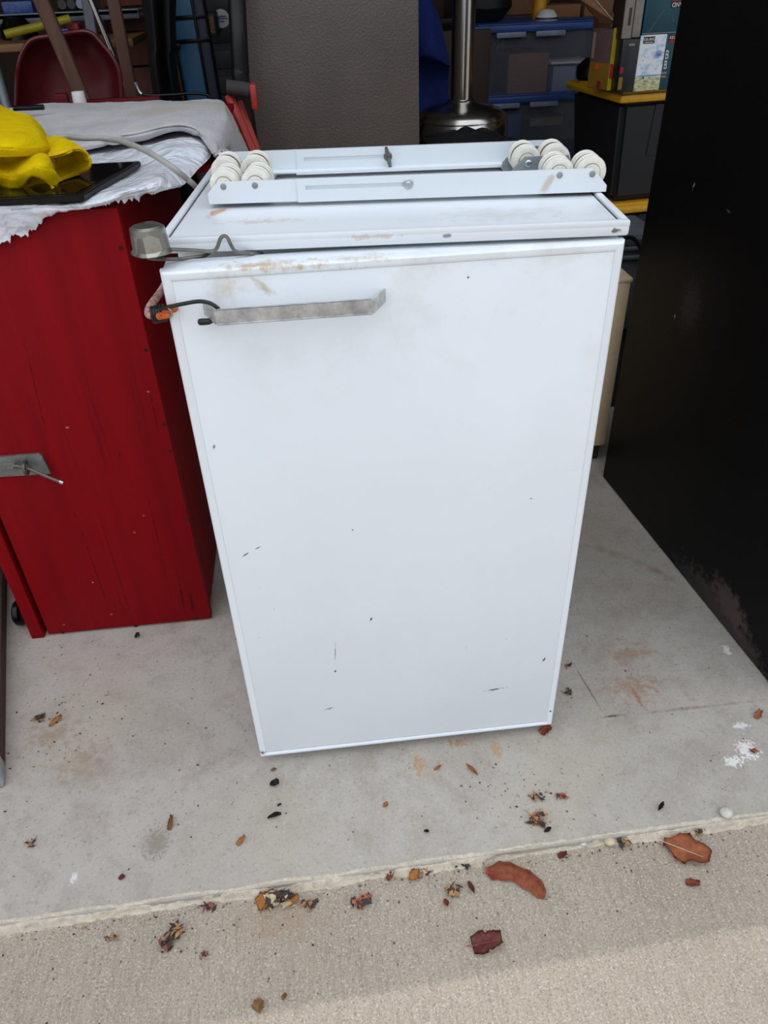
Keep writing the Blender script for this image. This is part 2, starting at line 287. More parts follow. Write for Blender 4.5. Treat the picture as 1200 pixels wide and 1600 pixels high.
# ------------------------------------------------------------------ mesh helpers
def box(bm, p, q, bev=0.0, seg=2):
    x0, y0, z0 = (min(a, b) for a, b in zip(p, q)); x1, y1, z1 = (max(a, b) for a, b in zip(p, q))
    vs = [bm.verts.new(v) for v in ((x0, y0, z0), (x1, y0, z0), (x1, y1, z0), (x0, y1, z0), (x0, y0, z1), (x1, y0, z1), (x1, y1, z1), (x0, y1, z1))]
    fs = [bm.faces.new([vs[i] for i in f]) for f in ((0, 3, 2, 1), (4, 5, 6, 7), (0, 1, 5, 4), (1, 2, 6, 5), (2, 3, 7, 6), (3, 0, 4, 7))]
    if bev > 0:
        es = list({e for f_ in fs for e in f_.edges})
        bmesh.ops.bevel(bm, geom=es, offset=bev, segments=seg, affect='EDGES', profile=0.5)
    return bm
def BX(p, q, bev=0.0, seg=2): return box(bmesh.new(), p, q, bev, seg)
def prism(bm, pts, ext):
    """closed polygon pts (3D) extruded by vector ext"""
    e = Vector(ext); a = [bm.verts.new(p) for p in pts]; b = [bm.verts.new(Vector(p) + e) for p in pts]
    n = len(pts); bm.faces.new(a[::-1]); bm.faces.new(b)
    for i in range(n): bm.faces.new((a[i], a[(i + 1) % n], b[(i + 1) % n], b[i]))
    bmesh.ops.recalc_face_normals(bm, faces=bm.faces[:]); return bm
def frames(pts):
    pts = [Vector(p) for p in pts]; out = []; prev = None
    for i, p in enumerate(pts):
        d = (pts[min(i + 1, len(pts) - 1)] - pts[max(i - 1, 0)]).normalized()
        if prev is None:
            ref = Vector((0, 0, 1)) if abs(d.z) < 0.9 else Vector((1, 0, 0)); n = d.cross(ref).normalized()
        else:
            n = (prev - d * prev.dot(d)).normalized()
        prev = n; out.append((p, n, d.cross(n)))
    return out
def tube(bm, pts, rad, seg=10, cap=True):
    rads = rad if isinstance(rad, (list, tuple)) else [rad] * len(pts); rings = []
    for (p, n, b), rr in zip(frames(pts), rads):
        rings.append([bm.verts.new(p + (n * math.cos(2 * PI * k / seg) + b * math.sin(2 * PI * k / seg)) * rr) for k in range(seg)])
    for A, B_ in zip(rings, rings[1:]):
        for k in range(seg): bm.faces.new((A[k], A[(k + 1) % seg], B_[(k + 1) % seg], B_[k]))
    if cap: bm.faces.new(rings[0][::-1]); bm.faces.new(rings[-1])
    return bm
def cr(pts, sub=8):
    """Catmull-Rom through pts"""
    P = [Vector(p) for p in pts]; out = []
    for i in range(len(P) - 1):
        a, b, c_, d = P[max(i - 1, 0)], P[i], P[i + 1], P[min(i + 2, len(P) - 1)]
        for k in range(sub):
            s = k / sub
            out.append(0.5 * ((2 * b) + (c_ - a) * s + (2 * a - 5 * b + 4 * c_ - d) * s * s + (3 * b - a - 3 * c_ + d) * s ** 3))
    out.append(P[-1]); return out
def lathe(bm, prof, seg=24, mat=None, close=True):
    """prof [(radius, z)], about z, then transformed by mat"""
    mat = mat or Matrix(); rings = []
    for rr, z in prof:
        if rr < 1e-6: rings.append([bm.verts.new(mat @ Vector((0, 0, z)))])
        else: rings.append([bm.verts.new(mat @ Vector((rr * math.cos(2 * PI * k / seg), rr * math.sin(2 * PI * k / seg), z))) for k in range(seg)])
    for A, B_ in zip(rings, rings[1:]):
        for k in range(seg):
            a0, a1, b0, b1 = A[k % len(A)], A[(k + 1) % seg % len(A)], B_[k % len(B_)], B_[(k + 1) % seg % len(B_)]
            q = []
            for x in (a0, a1, b1, b0):
                if x not in q: q.append(x)
            if len(q) >= 3: bm.faces.new(q)
    if close:
        for R_ in (rings[0][::-1], rings[-1]):
            if len(R_) > 2: bm.faces.new(R_)
    bmesh.ops.recalc_face_normals(bm, faces=bm.faces[:]); return bm
def obj(name, bm, m, parent=None, smooth=True, loc=None, angle=35):
    me = bpy.data.meshes.new(name)
    if isinstance(bm, bmesh.types.BMesh):
        bmesh.ops.recalc_face_normals(bm, faces=bm.faces[:])
        if smooth:
            for f_ in bm.faces: f_.smooth = True
            lim = math.radians(angle)
            for e in bm.edges:
                if len(e.link_faces) == 2 and e.calc_face_angle(0) > lim: e.smooth = False
        bm.to_mesh(me); bm.free()
    me.materials.append(M[m] if isinstance(m, str) else m)
    o = bpy.data.objects.new(name, me); COL.objects.link(o)
    if parent: o.parent = parent
    if loc: o.location = loc
    return o
def tag(o, label, cat=None, group=None, kind=None):
    o['label'] = label
    if cat: o['category'] = cat
    if group: o['group'] = group
    if kind: o['kind'] = kind
    return o
def thing(name, label, cat, loc=(0, 0, 0), rz=0.0, group=None):
    o = bpy.data.objects.new(name, None); COL.objects.link(o); o.empty_display_size = 0.05
    o.location = loc; o.rotation_euler = (0, 0, rz); return tag(o, label, cat, group)
def struct(name, bm, m, parent=None, smooth=False):
    o = obj(name, bm, m, parent, smooth)
    if not parent: o['kind'] = 'structure'
    return o
def surf_pts(ctrl, nu, nv):
    rows = [cr(rw, nu) for rw in ctrl]
    cols = [cr([rw[i] for rw in rows], nv) for i in range(len(rows[0]))]
    return [[cols[i][j] for i in range(len(cols))] for j in range(len(cols[0]))]
def sheet(g, thick, wr=0.0, ws=20.0, seed=0.0, edge=None, wdir=Vector((0, 0, 1)), stretch=(1, 1, 1)):
    """thin cloth body from a grid of points: wrinkles, thickness, closed rim"""
    nj, ni = len(g), len(g[0]); bm = bmesh.new()
    nrm = [[None] * ni for _ in range(nj)]
    for j in range(nj):
        for i in range(ni):
            du = g[j][min(i + 1, ni - 1)] - g[j][max(i - 1, 0)]; dv = g[min(j + 1, nj - 1)][i] - g[max(j - 1, 0)][i]
            n = du.cross(dv); n = n.normalized() if n.length > 1e-12 else Vector((0, 0, 1))
            nrm[j][i] = n if n.dot(wdir) >= 0 else -n
    top, bot = [], []
    for j in range(nj):
        A, B_ = [], []
        for i in range(ni):
            p = g[j][i]; q = Vector((p.x * stretch[0], p.y * stretch[1], p.z * stretch[2])) * ws + Vector((seed, seed * 1.7, 0))
            h = wr * (noise.noise(q) + 0.5 * noise.noise(q * 2.3) + 0.3 * abs(noise.noise(q * 4.1)))
            p = p + nrm[j][i] * h
            if edge: p = edge(p, i / (ni - 1), j / (nj - 1))
            A.append(bm.verts.new(p)); B_.append(bm.verts.new(p - nrm[j][i] * thick))
        top.append(A); bot.append(B_)
    for j in range(nj - 1):
        for i in range(ni - 1):
            bm.faces.new((top[j][i], top[j][i + 1], top[j + 1][i + 1], top[j + 1][i]))
            bm.faces.new((bot[j][i], bot[j + 1][i], bot[j + 1][i + 1], bot[j][i + 1]))
    for j in range(nj - 1):
        bm.faces.new((top[j][0], top[j + 1][0], bot[j + 1][0], bot[j][0])); bm.faces.new((top[j][-1], bot[j][-1], bot[j + 1][-1], top[j + 1][-1]))
    for i in range(ni - 1):
        bm.faces.new((top[0][i], bot[0][i], bot[0][i + 1], top[0][i + 1])); bm.faces.new((top[-1][i], top[-1][i + 1], bot[-1][i + 1], bot[-1][i]))
    return bm
def lettering(txt, size, m, parent, loc, rot, name='lettering', ext=0.0003, align='CENTER', sx=1.0):
    cu = bpy.data.curves.new('lettering_curve', 'FONT'); cu.body = txt; cu.size = size; cu.extrude = ext; cu.align_x = align; cu.align_y = 'CENTER'
    o = bpy.data.objects.new('lettering_curve', cu); COL.objects.link(o)
    me = bpy.data.meshes.new_from_object(o.evaluated_get(bpy.context.evaluated_depsgraph_get()))
    bpy.data.objects.remove(o); me.materials.clear(); me.materials.append(M[m])
    r_ = bpy.data.objects.new(name, me); COL.objects.link(r_); r_.parent = parent; r_.location = loc; r_.rotation_euler = rot; r_.scale = (sx, 1, 1); return r_
def fbox(name, label, cat, p, q, dep, m, bev=0.004, rz=0.0, group=None):
    """box-shaped thing with its front lower-left corner at p, upper-right at q"""
    w_, h_ = q[0] - p[0], q[2] - p[2]
    o = obj(name, BX((0, 0, 0), (w_, dep, h_), bev), m, loc=p); o.rotation_euler = (0, 0, rz)
    return tag(o, label, cat, group)
def copy_part(o, parent, loc=None, rot=None):
    c_ = o.copy(); COL.objects.link(c_); c_.parent = parent
    if loc is not None: c_.location = loc
    if rot is not None: c_.rotation_euler = rot
    return c_

# ------------------------------------------------------------------ setting
EA, ESL = -0.2017, 0.0207                       # slab edge: y = EA + ESL * x
def edge_y(x): return EA + ESL * x
fl = bmesh.new()
prism(fl, [(-3, edge_y(-3) - 0.001, 0), (3, edge_y(3) - 0.001, 0), (3, 5, 0), (-3, 5, 0)], (0, 0, -0.12))
floor = struct('floor', fl, 'slab')
# broken, rounded front lip of the slab
bm = bmesh.new(); N = 700; prof = [(0.006, 0.0004), (0.002, 0.0005), (-0.002, -0.0025), (-0.003, -0.007), (-0.007, -0.0115), (-0.011, -0.016)]
rows = []
for i in range(N + 1):
    x = -1.2 + 2.9 * i / N; rw = []
    for k, (dy, dz) in enumerate(prof):
        n1 = noise.noise((x * 14, k * 0.15, 0)) * 0.006 + noise.noise((x * 60, k * 0.4, 3)) * 0.0035 + noise.noise((x * 190, k * 0.9, 5)) * 0.002
        n2 = noise.noise((x * 120, k * 1.3, 9)) * 0.0014
        rw.append(bm.verts.new((x, edge_y(x) + dy + n1 * (1.0 if k < 5 else 0.6) * (0.6 if k < 2 else 1.0), min(dz + (n2 if k > 1 else 0), 0.0007))))
    rows.append(rw)
for A, B_ in zip(rows, rows[1:]):
    for k in range(len(prof) - 1): bm.faces.new((A[k], B_[k], B_[k + 1], A[k + 1]))
lip = obj('slab_lip', bm, 'lip', floor, True, angle=80); lip['label'] = 'rough pale broken edge of the slab'
ap = bmesh.new(); prism(ap, [(-9, -14, -0.012), (9, -14, -0.012), (9, edge_y(9) + 0.02, -0.012), (-9, edge_y(-9) + 0.02, -0.012)], (0, 0, -0.1))
struct('floor_driveway', ap, 'apron')
struct('wall_back', BX((-3.1, 4.6, 0), (3.1, 4.75, 3.0)), 'wall')
struct('wall_left', BX((-3.15, 0.9, 0), (-3.0, 4.6, 3.0)), 'wall')
struct('wall_right', BX((3.0, 0.9, 0), (3.15, 4.6, 3.0)), 'wall')
bm = bmesh.new(); prism(bm, [(-4.5, 0.4662, 3.0), (4.5, 0.8173, 3.0), (4.5, 4.9, 3.0), (-4.5, 4.9, 3.0)], (0, 0, 0.12))  # unseen roof, front edge set back to admit sky light and shadow the apron
struct('ceiling', bm, 'ceil')
struct('wall_front', BX((-3.15, 0.75, 2.8), (3.15, 0.9, 3.0)), 'stucco')  # unseen header, moved back with the roof edge to let sky light in
struct('trim_1', BX((-3.15, 0.75, 0), (-2.75, 0.9, 2.8)), 'stucco'); struct('trim_2', BX((2.75, 0.75, 0), (3.15, 0.9, 2.8)), 'stucco')

# ------------------------------------------------------------------ mini fridge
RZ = math.radians(-4.9); FO = (-0.00421, 0.04477, 0.0); FW = 0.489
fr = thing('mini_fridge', 'white enamel mini fridge with chrome bar handle and slightly open door on the concrete floor', 'fridge', FO, RZ)
obj('body', BX((0.006, 0.045, 0.018), (FW - 0.006, 0.424, 0.81), 0.006), 'white_side', fr)
for x in (0.05, FW - 0.05):
    for y in (0.09, 0.39):
        obj('foot', lathe(bmesh.new(), [(0.016, 0), (0.018, 0.004), (0.018, 0.012), (0.010, 0.014), (0.010, 0.02)], 16, Matrix.Translation((x, y, 0))), 'black_rubber', fr)
# top plate: raised rim round a sunk panel
M['fridge_top'] = enamel('white_enamel_top', [
    ((0.045, 0.112, 0.82), (0.009, 0.028, 0.02), (196, 138, 70), dict(amt=0.8, rz=(0, 0, -0.3))),
    ((0.10, 0.066, 0.82), (0.06, 0.012, 0.02), (196, 186, 168), dict(amt=0.6, soft=0.9, nscale=90, rough=0.9)),
    ((0.36, 0.055, 0.82), (0.09, 0.03, 0.02), (200, 200, 196), dict(amt=0.5, soft=0.9, rough=0.9)),
    ((0.30, -0.001, 0.817), (0.006, 0.01, 0.0025), (110, 104, 98), dict(amt=0.8)),
    ((0.475, -0.001, 0.815), (0.006, 0.01, 0.003), (90, 80, 72), dict(amt=0.9, nscale=200)),
    ((0.22, -0.001, 0.819), (0.03, 0.01, 0.003), (190, 172, 148), dict(amt=0.6, rough=0.9))], base=(224, 228, 232), rough=0.3)
bm = BX((0.0, 0.0, 0.809), (FW, 0.43, 0.8215), 0.003)
obj('top_panel', bm, 'fridge_top', fr)
for nm_, a, b in (('top_rim', (0, 0, 0.8175), (FW, 0.008, 0.825)), ('top_rim', (0, 0.422, 0.8175), (FW, 0.43, 0.825)), ('top_rim', (0, 0.008, 0.8175), (0.008, 0.422, 0.825)), ('top_rim', (FW - 0.008, 0.008, 0.8175), (FW, 0.422, 0.825))):
    obj(nm_, BX(a, b, 0.002), 'fridge_top', fr)
for y_ in (0.0115,):
    pass
obj('rim_seam', BX((0.0088, 0.012, 0.8205), (0.0098, 0.42, 0.8222)), 'leaf_char', fr); obj('rim_seam', BX((FW - 0.0098, 0.012, 0.8205), (FW - 0.0088, 0.42, 0.8222)), 'leaf_char', fr)
obj('hinge', BX((FW - 0.05, 0.012, 0.8056), (FW - 0.012, 0.06, 0.8092), 0.001), 'chrome', fr)
# door, hinged on the right: built in its own frame, x along the face, y into the fridge
M['door'] = None
def grime(t, c):
    sx_ = t.n('ShaderNodeSeparateXYZ'); t.l(t.co, sx_.inputs[0])
    up = t.map(sx_.outputs['Z'], 0.62, 0.80)
    return t.mix(t.math('MULTIPLY', up, t.map(t.noise(9, 6, 0.7), 0.5, 0.72, 0, 0.35)), c, hexrgb((186, 170, 140)))
DM = [((0.30 - 0.2, 0, 0), (0.001, 0.001, 0.001), (0, 0, 0))]
def dmk(p, rx, rz_, col, rot=0.0, **k): return ((p[0], 0.0, p[2]), (rx, 0.02, rz_), col, dict(rz=(0, rot, 0), **k))
DM = [dmk((0.1912,-0.0000,0.3008), 0.0016, 0.0055, (40, 30, 26), 0.3, nscale=300), dmk((0.4511,0.0000,0.1787), 0.002, 0.005, (30, 28, 28), 0.4, nscale=300),
      dmk((0.4731,0.0000,0.0569), 0.0022, 0.0024, (28, 26, 26), nscale=300), dmk((0.0338,0.0000,0.4362), 0.008, 0.0011, (84, 78, 74), -0.6, nscale=400), dmk((0.0515,0.0000,0.4458), 0.005, 0.0009, (96, 90, 86), -0.4, nscale=400),
      dmk((0.1365,0.0000,0.2417), 0.0008, 0.018, (140, 134, 130), 0.08, nscale=500, rough=1.0), dmk((0.1337,0.0000,0.2015), 0.0016, 0.0035, (70, 66, 64), 0.3, nscale=300),
      dmk((0.1190,0.0000,0.1199), 0.007, 0.0015, (90, 86, 84), -0.2, nscale=400, rough=1.1), dmk((0.3797,0.0000,0.1229), 0.013, 0.0016, (88, 84, 82), -0.1, nscale=420, rough=1.2),
      dmk((0.3141,0.0000,0.7779), 0.0014, 0.0014, (70, 60, 56), nscale=300), dmk((0.4056,0.0000,0.4846), 0.0012, 0.0012, (60, 56, 54), nscale=300), dmk((0.1742,0.0000,0.4606), 0.0012, 0.0012, (70, 64, 60), nscale=300),
      dmk((0.1030,0.0000,0.7807), 0.012, 0.006, (176, 158, 118), 0.5, soft=0.9, amt=0.7, nscale=80), dmk((0.0956,0.0000,0.7891), 0.012, 0.003, (190, 170, 134), 0.6, soft=0.9, amt=0.6, nscale=90),
      dmk((0.0613,0.0000,0.7849), 0.022, 0.02, (196, 186, 160), 0, soft=1.0, amt=0.6, nscale=70), dmk((0.0205,0.0000,0.5990), 0.0018, 0.004, (150, 146, 142), 0.3, nscale=200),
      dmk((0.1091,0.0000,0.8039), 0.07, 0.005, (188, 160, 116), 0.06, soft=0.9, amt=0.75, nscale=90, rough=0.9), dmk((0.1998,0.0000,0.8049), 0.06, 0.003, (196, 176, 140), 0.06, soft=0.9, amt=0.6, nscale=90, rough=0.9),
      dmk((0.0047,-0.0000,0.0323), 0.006, 0.004, (120, 110, 100), nscale=300, rough=0.9)]
M['door'] = enamel('white_enamel_door', DM, grime)
DR = bpy.data.objects.new('door', None)
bm = BX((0.004, 0.006, 0.024), (0.476, 0.040, 0.8015), 0.004)
door = obj('door', bm, 'white', fr)
hinge_local = (0.4827, -0.0018)
# door frame in world: origin (0,0,0), unrotated -> local transform inside the fridge frame
ca, sa = math.cos(-RZ), math.sin(-RZ)
dx, dy = -FO[0], -FO[1]
door.location = (ca * dx - sa * dy, sa * dx + ca * dy, 0); door.rotation_euler = (0, 0, -RZ)
door['label'] = 'white door standing slightly ajar on the hinge at right'
obj('door_panel', BX((0.0105, 0.0012, 0.0305), (0.4695, 0.012, 0.795), 0.001), 'door', door)
def trim_bar(a, b, ia, ib):
    """mitred half-round bead from outer corners a,b to inner corners ia,ib (x,z)"""
    bm = bmesh.new(); rw = []
    for s, y in ((0.0, 0.012), (0.0, 0.005), (0.1, 0.0018), (0.3, 0.0), (0.7, -0.0004), (0.93, 0.0006), (1.0, 0.0025)):
        A = [a[i] + (ia[i] - a[i]) * s for i in (0, 1)]; B_ = [b[i] + (ib[i] - b[i]) * s for i in (0, 1)]
        rw.append((bm.verts.new((A[0], y, A[1])), bm.verts.new((B_[0], y, B_[1]))))
    for p, q in zip(rw, rw[1:]): bm.faces.new((p[0], p[1], q[1], q[0]))
    bm.faces.new([p[0] for p in rw]); bm.faces.new([p[1] for p in rw][::-1]); bm.faces.new((rw[0][0], rw[-1][0], rw[-1][1], rw[0][1]))
    return bm
OUT = [(0.0, 0.02), (0.48, 0.02), (0.48, 0.8055), (0.0, 0.8055)]; INN = [(0.011, 0.029), (0.469, 0.029), (0.469, 0.7945), (0.011, 0.7945)]
for k in range(4): obj('trim_strip', trim_bar(OUT[k], OUT[(k + 1) % 4], INN[k], INN[(k + 1) % 4]), 'door', door, angle=30)
for a, b in (((0.001, 0.004, 0.7945), (0.479, 0.040, 0.8050)), ((0.001, 0.004, 0.0205), (0.479, 0.040, 0.03)), ((0.0005, 0.004, 0.022), (0.011, 0.040, 0.803)), ((0.469, 0.004, 0.022), (0.4795, 0.040, 0.803))):
    obj('door_edge', BX(a, b, 0.003), 'door', door)
bm = bmesh.new()
for a, b in (((0.02, 0.040, 0.035), (0.46, 0.05, 0.05)), ((0.02, 0.040, 0.777), (0.46, 0.05, 0.792)), ((0.02, 0.040, 0.05), (0.035, 0.05, 0.777)), ((0.445, 0.040, 0.05), (0.46, 0.043, 0.777))): box(bm, a, b, 0.002)
obj('gasket', bm, 'gasket', door)
# bar handle: bent strip, foot - front - foot, with a lip along its lower edge
def strip(path, zz0, zz1, th_):
    bm = bmesh.new(); P = [Vector((p[0], p[1], 0)) for p in path]; rw = []
    for i, p in enumerate(P):
        d = (P[min(i + 1, len(P) - 1)] - P[max(i - 1, 0)]).normalized(); n = Vector((d.y, -d.x, 0)) * th_
        rw.append([bm.verts.new((p.x, p.y, zz0)), bm.verts.new((p.x, p.y, zz1)), bm.verts.new((p.x - n.x, p.y - n.y, zz1 - 0.0)), bm.verts.new((p.x - n.x, p.y - n.y, zz0))])
    for A, B_ in zip(rw, rw[1:]):
        for k in range(4): bm.faces.new((A[k], A[(k + 1) % 4], B_[(k + 1) % 4], B_[k]))
    bm.faces.new(rw[0]); bm.faces.new(rw[-1][::-1]); return bm
hp = [(0.037, 0.0005), (0.0385, -0.0015), (0.050, -0.0285), (0.0515, -0.030), (0.2105, -0.030), (0.212, -0.0285), (0.2255, -0.0015), (0.2265, 0.0005)]
bm = strip(hp, 0.7585, 0.7725, 0.0022)
box(bm, (0.0525, -0.0296, 0.7705), (0.2095, -0.0235, 0.7725), 0.0005); box(bm, (0.0525, -0.0315, 0.7575), (0.2095, -0.0278, 0.7595), 0.0008)
hd = obj('handle', bm, 'chrome', door); hd['label'] = 'worn chrome bar handle'

# ------------------------------------------------------------------ two appliance rollers lying upside down on the fridge
def wheel_bm():
    prof = []
    W_ = 0.0225
    for rr, z in ((0.004, 0.0), (0.0095, 0.0), (0.0102, 0.0012), (0.0140, 0.0010), (0.0163, 0.0016), (0.0176, 0.0045), (0.0173, 0.0078), (0.0160, 0.0090), (0.0132, 0.0095), (0.0132, 0.0119), (0.0160, 0.0124), (0.0174, 0.0138), (0.0174, 0.0168), (0.0160, 0.0190), (0.0136, 0.0200), (0.0095, 0.0212), (0.004, 0.0212)):
        prof.append((rr, z))
    return lathe(bmesh.new(), prof, 28, Matrix.Rotation(-PI / 2, 4, 'X'))
wheel_me = None
def add_wheel(parent, x, y, z, inner=False, first=[None]):
    global wheel_me
    if wheel_me is None:
        o = obj('wheel', wheel_bm(), 'wheel', parent, angle=50); me = o.data; me.materials.append(M['wheel_groove'])
        for p in me.polygons:
            rr = sum(math.hypot(me.vertices[v].co.x, me.vertices[v].co.z) for v in p.vertices) / len(p.vertices); yy = sum(me.vertices[v].co.y for v in p.vertices) / len(p.vertices)
            if 0.0089 < yy < 0.0136 and 0.0125 < rr < 0.0163: p.material_index = 1
            if yy > 0.0189 and rr > 0.0112: p.material_index = 1
            if 0.0096 < rr < 0.0100: p.material_index = 1
        wheel_me = me; back_me = me.copy()                       # the inner wheel of each pair has a darker outer rim
        for p in back_me.polygons:
            rr = sum(math.hypot(back_me.vertices[v].co.x, back_me.vertices[v].co.z) for v in p.vertices) / len(p.vertices); yy = sum(back_me.vertices[v].co.y for v in p.vertices) / len(p.vertices)
            if yy < 0.0020 and rr > 0.0138: p.material_index = 1
        first[0] = back_me
    else:
        o = bpy.data.objects.new('wheel', first[0] if inner else wheel_me); COL.objects.link(o); o.parent = parent
    o.location = (x, y, z); return o
def disc(bm, x, y, z, rad, h, seg=16):
    return lathe(bm, [(0, -h), (rad * 0.55, -h), (rad * 0.9, -h * 0.6), (rad, 0), (rad, 0.0006), (0, 0.0006)], seg, Matrix.Translation((x, y, z)) @ Matrix.Rotation(-PI / 2, 4, 'X'), close=False)
ZT = 0.8262
Fm = Matrix.Translation(FO) @ Matrix.Rotation(RZ, 4, 'Z')
def on_fridge(u_, v_, z_=0.0): return tuple(Fm @ Vector((u_, v_, z_)))
def slot_plate(x0, x1, z0, z1, sx0, sx1, sz0, sz1, y0, y1, cham):
    bm = bmesh.new()
    prism(bm, [(x0, y0, z0), (sx0, y0, z0), (sx0, y0, z1), (x0, y0, z1)], (0, y1 - y0, 0))
    prism(bm, [(sx0, y0, z0), (sx1, y0, z0), (sx1, y0, sz0), (sx0, y0, sz0)], (0, y1 - y0, 0))
    prism(bm, [(sx0, y0, sz1), (sx1, y0, sz1), (sx1, y0, z1), (sx0, y0, z1)], (0, y1 - y0, 0))
    prism(bm, [(sx1, y0, z0), (x1, y0, z0), (x1, y0, z0 + 0.007), (x1 - cham, y0, z1), (sx1, y0, z1)], (0, y1 - y0, 0))
    return bm
# near unit: wheels behind the rail
ru = thing('appliance_roller', 'white extendable roller rail with ivory wheels, nearest the front edge of the fridge top', 'roller', on_fridge(0.0, 0.1241, ZT), RZ - 0.0205, 'roller rails on the fridge')
H = 0.0255
ob = slot_plate(0.138, 0.4925, 0.0, H, 0.148, 0.262, 0.0135, 0.0178, 0.0, 0.0018, 0.018); box(ob, (0.138, 0.0018, 0.0), (0.475, 0.022, 0.0016))
obj('outer_rail', ob, 'rail', ru, smooth=False)
ib = bmesh.new(); prism(ib, [(0.0345, 0.0022, 0.0008), (0.42, 0.0022, 0.0008), (0.42, 0.0022, H - 0.0015), (0.047, 0.0022, H - 0.0008), (0.0345, 0.0022, 0.0125)], (0, 0.0018, 0)); box(ib, (0.0345, 0.004, 0.0016), (0.42, 0.020, 0.0032))
obj('inner_rail', ib, 'rail', ru, smooth=False)
obj('slot_rib', BX((0.15, 0.0012, 0.0165), (0.26, 0.0022, 0.0174)), 'rail', ru)  # thin rib along the slot, same paint as the rail
for x, y in ((0.0535, 0.0022), (0.0898, 0.0022), (0.4375, 0.0), (0.4745, 0.0)):
    obj('rivet', disc(bmesh.new(), x, y, 0.0195, 0.0036, 0.0012), 'rivet', ru)
    for k in range(2): add_wheel(ru, x + 0.0003, 0.0052 + k * 0.0218, 0.0195, k == 1)
    obj('axle', tube(bmesh.new(), [(x, 0.003, 0.0195), (x, 0.052, 0.0195)], 0.0035), 'zinc', ru)
obj('bolt_washer', disc(bmesh.new(), 0.2655, 0.0, 0.0160, 0.0062, 0.0010), 'zinc', ru); obj('bolt_head', disc(bmesh.new(), 0.2655, -0.001, 0.0160, 0.0036, 0.0024), 'zinc', ru)
for x0, x1 in ((0.034, 0.105), (0.42, 0.49)):
    bm = bmesh.new(); prism(bm, [(x0, 0.0505, 0.001), (x1, 0.0505, 0.001), (x1 - 0.008, 0.0505, 0.024), (x0 + 0.008, 0.0505, 0.024)], (0, 0.0015, 0)); box(bm, (x0, 0.004, 0.0), (x1, 0.0505, 0.0012))
    obj('wheel_bracket', bm, 'bracket', ru, smooth=False)
# rear unit: wheels in front of the rail
rb_ = thing('appliance_roller', 'white extendable roller rail with wing nut, further back on the fridge top', 'roller', on_fridge(0.0, 0.2846, ZT), RZ - 0.011, 'roller rails on the fridge')
ob = slot_plate(0.126, 0.468, 0.0, H + 0.001, 0.136, 0.244, 0.0125, 0.0172, -0.0018, 0.0, 0.014); box(ob, (0.126, -0.020, 0.0), (0.46, -0.0018, 0.0016))
obj('outer_rail', ob, 'rail', rb_, smooth=False)
ib = bmesh.new(); prism(ib, [(0.024, 0.0002, 0.0008), (0.40, 0.0002, 0.0008), (0.40, 0.0002, H), (0.036, 0.0002, H), (0.024, 0.0002, 0.0125)], (0, 0.0018, 0)); box(ib, (0.024, -0.018, 0.0017), (0.40, 0.0, 0.003))
obj('inner_rail', ib, 'rail', rb_, smooth=False)
obj('top_lip', BX((0.024, 0.002, H - 0.002), (0.47, 0.010, H), 0.0005), 'rail', rb_)
for x in (0.0445, 0.081, 0.4155, 0.4515):
    for k in range(2): add_wheel(rb_, x, -0.085 + k * 0.0265, 0.0185, k == 1)
    obj('axle', tube(bmesh.new(), [(x, -0.094, 0.0185), (x, -0.03, 0.0185)], 0.0035), 'zinc', rb_)
    obj('bolt_head', disc(bmesh.new(), x, -0.0925, 0.0185, 0.0046, 0.003), 'zinc', rb_)
for x0, x1, z_ in ((0.026, 0.10, 0.0135), (0.393, 0.472, 0.0258)):
    bm = bmesh.new()
    for y in (-0.0925, -0.032): prism(bm, [(x0, y, 0.002), (x1, y, 0.002), (x1 - 0.008, y, z_), (x0 + 0.018, y, z_), (x0, y, 0.008)], (0, 0.0015, 0))
    box(bm, (x0, -0.092, 0.0), (x1, -0.002, 0.0018))
    obj('wheel_bracket', bm, 'bracket', rb_, smooth=False)
bm = bmesh.new(); disc(bm, 0.2465, -0.0019, 0.0148, 0.0056, 0.004)
for a in (1.75, 4.95):
    d = Vector((math.cos(a), 0, math.sin(a))); p0 = Vector((0.2465, -0.005, 0.0148))
    tube(bm, [p0 + d * 0.002, p0 + d * 0.007 + Vector((0, -0.002, 0)), p0 + d * 0.0125 + Vector((0, -0.004, 0))], [0.0024, 0.0026, 0.0018], 8)
obj('wing_nut', bm, 'dark_steel', rb_)

# ------------------------------------------------------------------ tin cup on bent wire, hooked in the gap under the fridge top
ct = (-0.0053,0.0150,0.8347)
wc = thing('wire_arm_cup', 'dented galvanised tin cup on bent steel wires hooked under the fridge top corner', 'wire bracket', (ct[0], ct[1], ct[2] - 0.012))
Wc = Vector(wc.location)
bm = bmesh.new(); lathe(bm, [(0.0, 0.0245), (0.0135, 0.0245), (0.0165, 0.0225), (0.0172, 0.014), (0.0178, 0.002), (0.0200, -0.0005), (0.0205, -0.001), (0.0196, -0.0022), (0.0170, -0.0005), (0.0162, 0.012), (0.0150, 0.0215), (0.0, 0.0225)], 20, close=False)
for v in bm.verts:
    a = math.atan2(v.co.y, v.co.x); q = 1 + 0.05 * math.cos(4 * a + 0.4) + 0.03 * noise.noise((a * 2, v.co.z * 60, 1)); v.co.x *= q; v.co.y *= q
obj('cup', bm, 'tin', wc, angle=30)
def wl(pts): return [Vector(p) - Wc for p in pts]
obj('wire', tube(bmesh.new(), cr(wl([(-0.0021,0.0220,0.8250), (0.0089,0.0240,0.8205), (0.0318,0.0300,0.8159), (0.0516,0.0300,0.8136), (0.0573,0.0300,0.8168), (0.0618,0.0300,0.8249), (0.0655,0.0300,0.8279), (0.0692,0.0300,0.8263), (0.0719,0.0300,0.8185), (0.0760,0.0310,0.8114), (0.0892,0.0340,0.8077), (0.1016,0.0450,0.8035)]), 6), 0.0019, 8), 'wire', wc)
